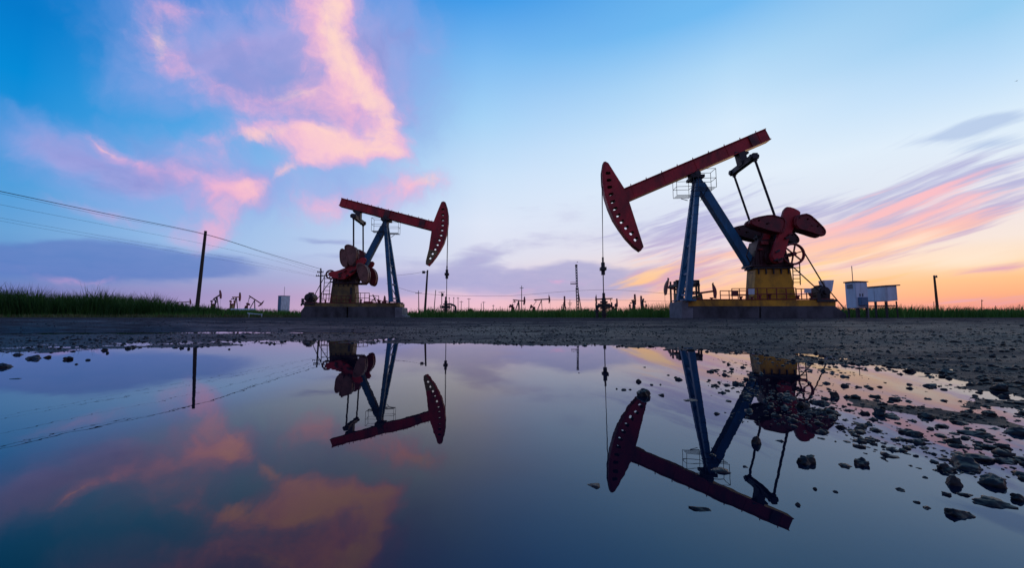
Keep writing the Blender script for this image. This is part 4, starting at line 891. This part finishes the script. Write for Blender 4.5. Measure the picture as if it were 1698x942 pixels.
# ------------------------------------------------------------------ white cabinets right of the right pumpjack
def cabinets():
    Y = 21.0
    def q(px, py): v = at(px, py, Y); return (v.x, v.z)
    x0, x1 = q(1418.5, 490)[0], q(1439, 490)[0]; dp = 0.62; c = Vector(((x0 + x1) / 2, Y + dp / 2, 0)); g = gz(c.x, c.y); c.z = g
    r = thing('electrical_cabinet', c, 'tall white steel electrical cabinet on short legs with an antenna and a small grey box', 'cabinet')
    zb, zt = q(1420, 511)[1] - g, q(1420, 468)[1] - g; w = x1 - x0
    bz0 = q(1428, 503)[1] - g
    m = MB(); m.box((0, 0, (zb + zt) / 2), (w, dp, zt - zb)); m.build('body', M['white'], r, bevel=0.015)
    m = MB(); m.prism([(-w / 2 - .04, zt), (w / 2 + .05, zt), (w / 2 + .05, zt + .045), (-w / 2 - .04, zt + .07)], -dp / 2 - .05, dp / 2 + .05); m.build('roof', M['roof'], r)
    for s, (a, b) in ((0, (-w / 2 + .02, -w / 2 + w * .42)), (1, (-w / 2 + w * .435, w / 2 - .02))):
        m = MB(); m.box(((a + b) / 2, -dp / 2 - .015, (zb + zt) / 2), (b - a, 0.025, zt - zb - .06)); d = m.build('door', M['white'], r, bevel=0.006)
        m = MB(); xx = b - .07 if s == 0 else a + .07; m.box((xx, -dp / 2 - .045, (zb + zt) / 2), (0.03, 0.03, 0.16)); m.build('handle', M['steel'], d)
    for k in range(5): m = MB(); m.bar((-w / 2 - .012, -dp * .3, zt - .12 - k * .05), (-w / 2 - .012, dp * .3, zt - .12 - k * .05), 0.02, 0.03); m.build('louver', M['grey'], r)
    m = MB(); m.path([(w * .3, -dp / 2 - .1, bz0), (w * .3, -dp / 2 - .1, -.03)], 0.03, 6); m.build('conduit', M['grey'], r)
    m = MB(); bx = q(1428, 500)[0] - c.x; bz = q(1428, 500)[1] - g; m.box((bx, -dp / 2 - .12, bz), (0.40, 0.18, 0.46)); m.box((bx, -dp / 2 - .22, bz), (0.34, 0.02, 0.4)); tag(m.build('meter_box', M['farblue'], r, bevel=0.01), 'small dark grey-blue box on the front')
    for i in (-1, 1):
        for j in (-1, 1): m = MB(); m.box((i * (w / 2 - .06), j * (dp / 2 - .06), zb / 2 - .05), (0.07, 0.07, zb + .1)); m.build('leg', M['steel'], r)
    m = MB(); ax = q(1425, 500)[0] - c.x; m.tube((ax, 0, zt), (ax, 0, q(1425, 440)[1] - g), 0.018, 6); m.build('antenna', M['grey'], r)
    x0, x1 = q(1470, 490)[0], q(1488, 490)[0]; dp = 1.35; c = Vector(((x0 + x1) / 2, Y + dp / 2, 0)); g = gz(c.x, c.y); c.z = g; w = x1 - x0
    r = thing('equipment_box', c, 'long white steel box with a dark sloping roof raised on thin legs', 'cabinet')
    zb, zl, zr = q(1460, 500)[1] - g, q(1470, 475)[1] - g, q(1488, 474)[1] - g
    m = MB(); m.prism([(-w / 2, zb), (w / 2, zb + .06), (w / 2, zr), (-w / 2, zl)], -dp / 2, dp / 2); m.build('body', M['white'], r, bevel=0.015)
    m = MB(); m.bar((-w / 2 - .06, 0, zl + .03), (w / 2 + .14, 0, zr + .035), dp + .14, 0.06); m.build('roof', M['roof'], r)
    m = MB(); m.prism([(-w / 2 + .04, zb + .06), (w / 2 - .04, zb + .1), (w / 2 - .04, zr - .06), (-w / 2 + .04, zl - .06)], -dp / 2 - .02, -dp / 2); m.build('panel', M['white'], r)
    for k in range(2): m = MB(); m.box((-w / 2 - .012, -dp / 4 + k * dp / 2, (zb + zl) / 2), (0.02, dp / 2 - .04, zl - zb - .1)); m.build('panel', M['white'], r)
    for i in (-1, 1):
        for j in (-1, 0, 1): m = MB(); m.bar((i * (w / 2 - .04), j * (dp / 2 - .05), zb + .02), (i * (w / 2 - .02), j * (dp / 2 - .05), -0.05), 0.045); m.build('leg', M['steel'], r)
    m = MB(); zz = q(1460, 507)[1] - g
    for i in (-1, 1): m.bar((i * (w / 2 - .04), -dp / 2, zz), (i * (w / 2 - .04), dp / 2, zz), 0.045)
    m.bar((-w / 2, -dp / 2 + .05, zz), (w / 2, -dp / 2 + .05, zz), 0.045); m.build('brace', M['steel'], r)
cabinets()

# ------------------------------------------------------------------ poles and wires
def pole(top, base, Y, r, label, arms=(), group=None, mat='wood', name='utility_pole', extra=None):
    T = at(*top, Y); B = at(*base, Y); d = (T - B); g = gz(B.x, B.y); B = B + d * ((g - 0.1 - B.z) / d.z)
    ro = thing(name, (B.x, B.y, g), label, 'pole', 0, group); o = Vector((B.x, B.y, g))
    m = MB(); m.tube(B - o, T - o, r * 1.15, 10, r * 0.75); m.build('shaft', M[mat], ro)
    for py, hw in arms:
        f = (at(top[0], py, Y).z - B.z) / d.z; c = B + d * f - o; w = hw * Y / FPX
        m = MB(); m.bar(c + Vector((-w, -r, 0)), c + Vector((w, -r, 0)), r * 0.9, r * 0.9); a = m.build('crossarm', M[mat], ro)
        for k in (-0.92, -0.45, 0.45, 0.92):
            m = MB(); q = c + Vector((w * k, -r, r * 0.45)); m.tube(q, q + Vector((0, 0, r * 1.4)), r * 0.35, 6); m.build('insulator', M['grey'], a)
    if extra:
        for (nm, px, py, w, h) in extra:
            q = at(px, py, Y) - o; s = Y / FPX; m = MB(); m.tube(q - Vector((0, 0, h * s / 2)), q + Vector((0, 0, h * s / 2)), w * s / 2, 10); m.bar(q, Vector((lerp(B, T, 0.9) - o).to_tuple()[:2] + (q.z,)) if abs(q.x - (T - o).x) > .05 else q + Vector((0, 0.3, 0)), r * 0.5); m.build(nm, M['steel'], ro)
    return ro
pole((341, 383), (328, 500), 40, 0.17, 'tall bare wooden pole leaning right behind the reeds on the left', extra=None)
pole((532, 445), (531, 510), 60, 0.14, 'slim pole with two crossarms standing behind the left pumpjack motor', arms=((452, 5), (458, 7)))
pole((709, 448), (705, 510), 60, 0.17, 'leaning pole with a side bracket under the left horse head tip', extra=[('bracket', 702.5, 451.5, 5, 4)])
pole((694, 482), (694.5, 512), 110, 0.13, 'short crossarm pole left of the leaning pole', arms=((486.5, 5),))
pole((722.5, 481), (720, 511), 110, 0.12, 'bare leaning pole between the leaning bracket pole and the left wellhead')
pole((732.5, 484), (732.5, 512), 110, 0.12, 'pole with a transformer just left of the left wellhead', arms=((485, 5),), extra=[('transformer', 733.5, 489, 4, 5)])
pole((865, 474), (865, 514), 120, 0.13, 'tall pole with a small crossarm in front of the central distant pumpjacks', arms=((478, 3),))
pole((945, 497), (945, 514), 170, 0.16, 'short double-crossarm pole left of the drilling mast', arms=((503, 3.5), (505.5, 2.5)))
pole((1549, 457), (1554.5, 512), 55, 0.15, 'lone brown pole leaning left in the field right of the white cabinets', arms=((460, 2.6),), mat='rust')
pole((1628, 497), (1628, 514), 120, 0.1, 'small pole between two bushes near the right edge', arms=((499, 1.6),), mat='rust')
for px, y, h in ((745, 493, 1), (752.5, 493, 1), (759.5, 493, 2), (765, 499, 3), (777.5, 494.5, 3), (798, 503, 0), (802, 500, 3), (818, 505.5, 2), (829.5, 508, 0), (833.5, 511, 0)):
    pole((px, y), (px + random.uniform(-.4, .4), 514), 170, 0.14, 'thin far pole on the horizon right of the left wellhead', arms=((y + 1.8, h),) if h else (), group='far poles right of the left wellhead')
for px, y in ((1511, 508.5), (1516, 508.5), (1522, 509), (1530.5, 507.5), (1539, 508.5), (1548.5, 500), (1570, 511), (1580, 511), (1651, 507), (1690, 505), (1660, 511), (1672, 510.5)):
    pole((px, y), (px, 515), 130, 0.10, 'tiny far post on the right horizon beyond the field', group='far posts on the right horizon', name='post', mat='wood')
for px, y in ((1106, 508), (1112, 508.5)):
    pole((px, y), (px, 515), 130, 0.08, 'tiny far post just left of the right pumpjack plinth', group='far posts left of the right pumpjack', name='post')

def wire(pts, r, label, group, twist=0):
    m = MB(); P = [at(px, py, Y) for px, py, Y in pts]
    # Catmull-Rom through the points
    Q = [P[0] * 2 - P[1]] + P + [P[-1] * 2 - P[-2]]; S = []
    for i in range(1, len(Q) - 2):
        for k in range(10):
            t = k / 10; a, b, c, d = Q[i - 1], Q[i], Q[i + 1], Q[i + 2]
            S.append(0.5 * ((2 * b) + (c - a) * t + (2 * a - 5 * b + 4 * c - d) * t * t + (3 * b - a - 3 * c + d) * t ** 3))
    S.append(P[-1]); m.path(S, r, 5)
    return tag(m.build('power_line', M['wire'], smooth=True), label, 'cable', group)
wire([(-220, 270, 22), (0, 317, 27), (170, 353, 33), (341, 388.5, 40), (440, 419, 49), (531, 446, 60)], 0.026, 'thick black overhead cable from the left edge to the bare leaning pole', 'overhead lines on the left')
wire([(-220, 274, 22), (0, 320.5, 27), (170, 356.5, 33), (341, 389.5, 40), (440, 420.5, 49), (531, 451, 60)], 0.010, 'thin wire hanging just under the thick overhead cable', 'overhead lines on the left')
wire([(-220, 292, 30), (0, 339, 37), (180, 374, 45), (340, 405, 55), (440, 428, 65), (525, 452, 80)], 0.012, 'thin middle overhead wire on the left, below the thick cable', 'overhead lines on the left')
wire([(-220, 318, 30), (0, 361, 37), (180, 393, 45), (340, 420, 55), (440, 439, 65), (525, 458, 80)], 0.010, 'upper of the two lowest thin wires on the left', 'overhead lines on the left')
wire([(-220, 322, 30), (0, 366, 37), (180, 398, 45), (340, 426, 55), (440, 443, 65), (525, 459, 80)], 0.009, 'lowest thin overhead wire on the left', 'overhead lines on the left')
wire([(640, 470, 110), (694, 486, 110), (763, 490.5, 115), (839, 491, 118), (865, 489.5, 120), (960, 482, 120), (1030, 481.5, 120), (1118, 488, 120)], 0.035, 'upper thin horizontal wire crossing the central horizon', 'wires over the central horizon')
wire([(865, 497, 130), (960, 497.5, 130), (1060, 498.5, 130), (1118, 500, 130)], 0.035, 'lower thin horizontal wire right of the central pumpjacks', 'wires over the central horizon')
wire([(655, 457, 70), (680, 454.5, 66), (702, 451, 60)], 0.02, 'short wire reaching the bracket of the leaning pole from the left', 'wires over the central horizon')

# ------------------------------------------------------------------ distant pumpjacks
def far_pump(px, pivot_y, S, dirn, tilt, yaw, label, red='farred', wt=0.0, spx=None, headmat=None, post='steel'):
    """px: picture column of the post; pivot_y: picture row of the beam pivot; S: pivot height in metres"""
    dy = 523.9 - pivot_y; Y = (S + 0.1 - CAMH) * FPX / dy
    if spx: Y = S * FPX / spx
    loc = at(px, 520, Y); loc.z = gz(loc.x, loc.y); g0 = loc.z
    if spx: loc.z = CAMH + dy * Y / FPX - S
    lift = max(0.0, loc.z - g0)
    yaw -= math.atan2(loc.x, loc.y)
    r = thing('pumpjack', loc, label, 'oil pump', yaw if dirn > 0 else yaw + PI, 'distant pumpjacks on the horizon')
    ct, st_ = math.cos(tilt), math.sin(tilt)
    def b(x, z): return Vector((x * ct - z * st_, 0, S + x * st_ + z * ct))     # beam frame: head towards +x
    m = MB(); m.box((-0.35 * S, 0, 0.045 * S - lift / 2), (1.15 * S, 0.3 * S, 0.09 * S + lift)); m.build('base', M['concrete'], r)
    for s in (-1, 1): m = MB(); m.bar((0, s * 0.02 * S, S), (0.06 * S, s * 0.13 * S, 0.08 * S), 0.05 * S); m.build('front_leg', M[post], r)
    m = MB(); m.bar((0, 0, S), (-0.38 * S, 0, 0.1 * S), 0.06 * S); m.build('rear_leg', M[post], r)
    m = MB(); m.bar(b(-0.56 * S, 0.05 * S), b(0.56 * S, 0.05 * S), 0.07 * S, 0.085 * S); m.build('walking_beam', M[red], r)
    pts = [(0.66 * math.cos(a), 0.66 * math.sin(a)) for a in np.linspace(-0.55, 0.55, 9)] + [(0.60, 0.38), (0.54, 0.12), (0.54, -0.02), (0.52, -0.3)]
    q = [b(x * S, z * S + 0.05 * S) for x, z in pts]; m = MB(); m.prism([(k.x, k.z) for k in q], -0.06 * S, 0.06 * S); m.build('horse_head', M[headmat or red], r)
    m = MB(); m.prism([(-0.74 * S, 0.08 * S), (-0.42 * S, 0.08 * S), (-0.46 * S, 0.36 * S), (-0.70 * S, 0.36 * S)], -0.09 * S, 0.09 * S); m.build('pedestal', M['ochre'], r)
    cx, cz = -0.57 * S, 0.46 * S; m = MB(); m.box((cx, 0, cz - 0.04 * S), (0.22 * S, 0.16 * S, 0.16 * S)); m.build('gearbox', M['reddark'], r)
    e = b(-0.42 * S, -0.1 * S)
    for s in (-1, 1):
        dx, dz = math.cos(wt), math.sin(wt)
        m = MB(); m.bar((cx - dx * 0.08 * S, s * 0.13 * S, cz - dz * 0.08 * S), (cx + dx * 0.3 * S, s * 0.13 * S, cz + dz * 0.3 * S), 0.03 * S, 0.09 * S); cr = m.build('crank', M[red], r)
        for u in (-1, 1):
            m = MB(); c = Vector((cx + dx * 0.22 * S - u * dz * 0.075 * S, s * 0.15 * S, cz + dz * 0.22 * S + u * dx * 0.075 * S)); m.tube(c - Vector((0, 0.03 * S, 0)), c + Vector((0, 0.03 * S, 0)), 0.075 * S, 12); m.build('counterweight', M[red], cr)
        m = MB(); m.tube((e.x, s * 0.14 * S, e.z), (cx + dx * 0.12 * S, s * 0.14 * S, cz + dz * 0.12 * S), 0.012 * S, 6); m.build('pitman_arm', M['steel'], r)
    m = MB(); m.bar((e.x, -0.16 * S, e.z), (e.x, 0.16 * S, e.z), 0.05 * S, 0.06 * S); m.bar(e, b(-0.42 * S, 0.03 * S), 0.05 * S); m.build('equalizer', M['steel'], r)
    f = b(0.66 * S, 0.05 * S); m = MB(); m.tube((f.x, 0, f.z), (f.x, 0, 0.02), 0.006 * S, 5); m.build('polished_rod', M['steel'], r)
    return r
R_ = math.radians
far_pump(860, 499.5, 6.2, 1, R_(-3), R_(35), 'distant pumpjack behind the central crossarm pole, turned at an angle', wt=2.6, spx=20)
far_pump(898, 498, 6.5, 1, R_(3), R_(0), 'distant pumpjack with level beam and head on the right, right of the central pole', wt=2.9, spx=22)
far_pump(1003, 497, 6.0, -1, R_(-2), R_(0), 'distant pumpjack directly behind the right wellhead, head on its left', wt=0.2, spx=23)
far_pump(421, 498, 6.0, 1, R_(-36), R_(8), 'distant pumpjack with steeply tilted beam left of the grey tower', wt=1.0, spx=19)
far_pump(390, 494, 6.4, 1, R_(4), R_(64), 'distant pumpjack seen end-on left of the tilted one', wt=1.2, spx=20)
far_pump(358, 493.5, 6.4, 1, R_(18), R_(-66), 'distant red pumpjack seen head-on just right of the bare leaning pole', wt=1.2, spx=20)
far_pump(302, 502, 6.2, 1, R_(6), R_(5), 'distant pumpjack half hidden by reeds left of the bare leaning pole', wt=0.5, spx=16)
far_pump(1129, 484, 6.6, -1, R_(14), R_(25), 'mid-distance pumpjack with a rust-orange head behind the right pumpjack front legs', headmat='tan', wt=0.9)
far_pump(1164, 488, 6.2, 1, R_(8), R_(20), 'small distant red pumpjack over the yellow skid behind the right pumpjack legs', wt=2.0)
far_pump(1051, 499.5, 6.2, 1, R_(5), R_(80), 'left one of two distant end-on pumpjacks between right wellhead and right pumpjack', wt=1.4)
far_pump(1066, 499.5, 6.4, 1, R_(-5), R_(98), 'right one of two distant end-on pumpjacks between right wellhead and right pumpjack', wt=1.4)
far_pump(935.5, 503, 6.2, 1, R_(8), R_(-86), 'distant pumpjack seen head-on left of the short double-crossarm pole', wt=1.4)
far_pump(1021.5, 505.5, 6.2, 1, R_(8), R_(-80), 'very small distant pumpjack seen head-on right of the right wellhead', wt=1.4)

# ------------------------------------------------------------------ drilling mast, tower, rail, rack, bushes, birds
def mast():
    Y = 150; B = at(958.5, 514, Y); B.z = gz(B.x, B.y); T = at(955.5, 439, Y) - B; k = Y / FPX
    r = thing('workover_rig', B, 'tall slim grey drilling mast with a side platform on the central horizon', 'drilling rig')
    def lattice(p0, p1, w, n, name, mt):
        m = MB()
        for i, j in ((-1, -1), (1, -1), (1, 1), (-1, 1)): o = Vector((i * w / 2, j * w / 2, 0)); m.bar(p0 + o, p1 + o, 0.16)
        for t in range(n):
            a, b = lerp(p0, p1, t / n), lerp(p0, p1, (t + 1) / n)
            for s in (-1, 1):
                m.bar(a + Vector((-w / 2 * s, -w / 2, 0)), b + Vector((w / 2 * s, -w / 2, 0)), 0.10); m.bar(a + Vector((-w / 2 * s, w / 2, 0)), b + Vector((w / 2 * s, w / 2, 0)), 0.10)
        return m.build(name, M[mt], r)
    lattice(Vector((0, 0, 0.3)), T * 0.55, 0.85, 9, 'lower_mast', 'steel'); lattice(T * 0.5, T * 0.97, 0.55, 9, 'upper_mast', 'grey')
    m = MB(); m.box(T * 0.985, (0.85, 0.8, 0.7)); m.build('crown_block', M['steel'], r)
    q = at(950.5, 471, Y) - B; m = MB(); m.box(q, (9 * k, 1.2, 0.25)); 
    for i in range(5): m.tube(q + Vector((-4.4 * k + i * 2.0 * k, -0.6, 0)), q + Vector((-4.4 * k + i * 2.0 * k, -0.6, 0.8)), 0.05, 5)
    m.bar(q + Vector((-4.4 * k, -0.6, 0.8)), q + Vector((4 * k, -0.6, 0.8)), 0.08); m.build('monkey_board', M['grey'], r)
    m = MB(); m.bar(Vector((0.3, 0, 9)), Vector((1.6, 0, 0.2)), 0.3); m.build('support_leg', M['farred'], r)
    m = MB(); m.box((1.0, 0, 1.0), (6.5, 2.2, 1.3)); m.box((3.2, 0, 2.1), (1.6, 2.1, 1.2)); m.build('carrier', M['farred'], r)
mast()
def tower():
    Y = 190; B = at(470, 515, Y); B.z = gz(B.x, B.y); k = Y / FPX
    r = thing('tower_building', B, 'pale blue-grey block tower with an antenna on the left horizon', 'building', R_(-38))
    h = (524 - 491.5) * k; m = MB(); m.box((0, 0, h / 2), (12.2 * k, 13.5 * k, h)); m.build('wall', M['farblue'], r)
    m = MB(); m.box((6.12 * k, 0, h / 2), (0.06, 13.3 * k, h)); tag(m.build('wall', M['white'], r), 'paler side face')
    m = MB(); m.box((0, 0, h + 0.15), (12.8 * k, 14.1 * k, 0.3)); m.build('roof', M['farblue'], r)
    m = MB(); m.tube((0, 0, h), (0, 0, h + 16 * k), 0.09, 6); m.build('antenna', M['grey'], r)
tower()
def rail_():
    Y = 27.0; B = at(422, 525, Y); B.z = gz(B.x, B.y); k = Y / FPX
    r = thing('pipe_rail', B, 'low white pipe rail in the grass left of the left pumpjack', 'rail')
    for i in (-9, 12): m = MB(); m.tube((i * k, 0, -0.02), (i * k, 0, 0.28), 0.03, 8); m.build('post', M['white'], r)
    m = MB(); m.path([(-12 * k, 0, 0.30), (-9 * k, 0, 0.28), (6 * k, 0, 0.22), (12 * k, 0, 0.2)], 0.026, 8); m.build('top_rail', M['white'], r)
rail_()
def rack():
    Y = 120; B = at(403, 516, Y); B.z = gz(B.x, B.y); k = Y / FPX
    r = thing('storage_tank_skid', B, 'long low pale blue steel tank under the tilted distant pumpjack', 'tank')
    m = MB(); m.tube((-20 * k, 0, 10.5 * k), (20 * k, 0, 10.5 * k), 2.0 * k, 16); m.build('tank', M['white'], r, smooth=True)
    m = MB(); m.box((0, 0, 8.0 * k), (42 * k, 3, 1.0 * k))
    for i in range(6): m.box((-18 * k + i * 7.2 * k, 0, 4 * k), (0.4, 2.4, 8 * k))
    m.build('frame', M['steel'], r)
rack()
def frame_():
    Y = 24.5; B = at(1136, 522, Y); B.z = gz(B.x, B.y); k = Y / FPX
    r = thing('steel_frame', B, 'dark steel scaffold with boxes behind the front legs of the right pumpjack', 'frame')
    def lz(y): return at(1136, y, Y).z - B.z
    for px in (1119, 1125.5, 1150, 1154):
        for j in (-.5, .5): m = MB(); m.bar(((px - 1136) * k, j, -0.03), ((px - 1136) * k, j, lz(466)), 0.09); m.build('post', M['steel'], r)
    m = MB(); m.box((0, 0, lz(474)), (38 * k, 1.2, 0.16)); m.build('deck', M['steel'], r)
    m = MB(); m.tube((-19 * k, -.5, lz(485)), (19 * k, -.5, lz(485)), .05, 6); m.tube((-19 * k, -.5, lz(466.5)), (19 * k, -.5, lz(466.5)), .04, 6); m.build('rail', M['steel'], r)
    for px, y, w, h in ((1122, 470, 5, 7), (1151.5, 470, 5, 7), (1121, 493, 6, 12), (1153, 496, 6, 10)): m = MB(); m.box(((px - 1136) * k, -.3, lz(y)), (w * k, .6, h * k)); m.build('box', M['steel'] if y < 480 else M['ochre'], r)
frame_()
def bush(px, py, wpx, Y, label, seed):
    rs = np.random.default_rng(seed); B = at(px, 516, Y); B.z = gz(B.x, B.y); k = Y / FPX
    H = (523 - py) * k; W = wpx * k
    r = thing('bush', B, label, 'bush', 0, 'bushes on the horizon')
    m = MB()
    for i in range(7):
        a = rs.uniform(0, 2 * PI); q = Vector((math.cos(a) * W * .3 * rs.random(), math.sin(a) * W * .25 * rs.random(), H * rs.uniform(.4, .75))); m.tube((0.05 * i - .15, 0, 0), q, 0.05, 5, 0.015)
    m.build('stem', M['wood'], r)
    n = 1500; lob = [(rs.uniform(-.38, .38) * W, rs.uniform(-.25, .25) * W, H * rs.uniform(.35, .78), rs.uniform(.14, .24) * min(W, H * 1.5)) for _ in range(9)]
    V = np.empty((n, 4, 3)); 
    for i in range(n):
        c = lob[i % 9]; u = rs.standard_normal(3); u /= np.linalg.norm(u); p = np.array(c[:3]) + u * c[3] * rs.uniform(.5, 1.12) ; p[2] = max(p[2], .05)
        a = rs.standard_normal(3); a /= np.linalg.norm(a); b = np.cross(a, u + 1e-3); b /= np.linalg.norm(b); s = 0.5 * k * rs.uniform(.6, 1.3)
        V[i] = [p - a * s, p - b * s * .5, p + a * s, p + b * s * .5]
    me = bpy.data.meshes.new('foliage'); me.from_pydata([tuple(q) for q in V.reshape(-1, 3)], [], [tuple(range(4 * i, 4 * i + 4)) for i in range(n)]); me.materials.append(M['bush'])
    f = bpy.data.objects.new('foliage', me); COL.objects.link(f); f.parent = r
bush(1604, 506, 27, 75, 'wide dark bush on the right horizon left of the small pole', 1)
bush(1636, 508.5, 13, 75, 'smaller dark bush on the right horizon right of the small pole', 2)
bush(780, 508, 11, 120, 'dark round bush on the horizon among the far central poles', 3)
bush(797, 513, 10, 120, 'low flat bush on the horizon right of the dark round bush', 4)
bush(712, 507.5, 24, 45, 'green bushy clump of grass at the foot of the leaning bracket pole', 5)
bush(966, 511, 26, 100, 'low dark scrub at the foot of the drilling mast', 6)
def bird(px, py, Y, span, label):
    c = at(px, py, Y); m = MB(); s = span
    m.tube(c + Vector((-0.25 * s, 0, 0)), c + Vector((0.25 * s, 0, 0.02)), 0.07 * s, 8, 0.04 * s)
    for j in (-1, 1):
        m.add([c + Vector((-.08 * s, 0, .03)), c + Vector((.1 * s, 0, .03)), c + Vector((.02 * s, j * .28 * s, .16 * s)), c + Vector((-.1 * s, j * .55 * s, .08 * s)), c + Vector((-.08 * s, 0, .06)), c + Vector((.1 * s, 0, .06)), c + Vector((.02 * s, j * .28 * s, .19 * s)), c + Vector((-.1 * s, j * .55 * s, .1 * s))],
              [(0, 1, 2, 3), (7, 6, 5, 4), (0, 4, 5, 1), (1, 5, 6, 2), (2, 6, 7, 3), (3, 7, 4, 0)])
    o = m.build('bird', M['bird']); o.rotation_euler = (0, 0, 0); return tag(o, label, 'bird')
bird(957.5, 435, 90, 0.75, 'tiny bird in flight just above the drilling mast'); bird(1686, 134, 60, 0.45, 'tiny bird high in the clear sky near the right edge')

# ------------------------------------------------------------------ camera and render settings
cd = bpy.data.cameras.new('camera'); co = bpy.data.objects.new('camera', cd); COL.objects.link(co)
cd.sensor_fit = 'HORIZONTAL'; cd.sensor_width = 36; cd.lens = 36 * FPX / 1698; cd.clip_start = 0.03; cd.clip_end = 10000
co.location = CAM; co.rotation_euler = (PI / 2 + PITCH, 0, 0); scene.camera = co
scene.render.engine = 'CYCLES'
scene.cycles.use_denoising = True
scene.cycles.max_bounces = 6; scene.cycles.diffuse_bounces = 3; scene.cycles.glossy_bounces = 3
vs = scene.view_settings; vs.view_transform = 'Standard'; vs.look = 'None'; vs.exposure = 0; vs.gamma = 1; vs.use_curve_mapping = False
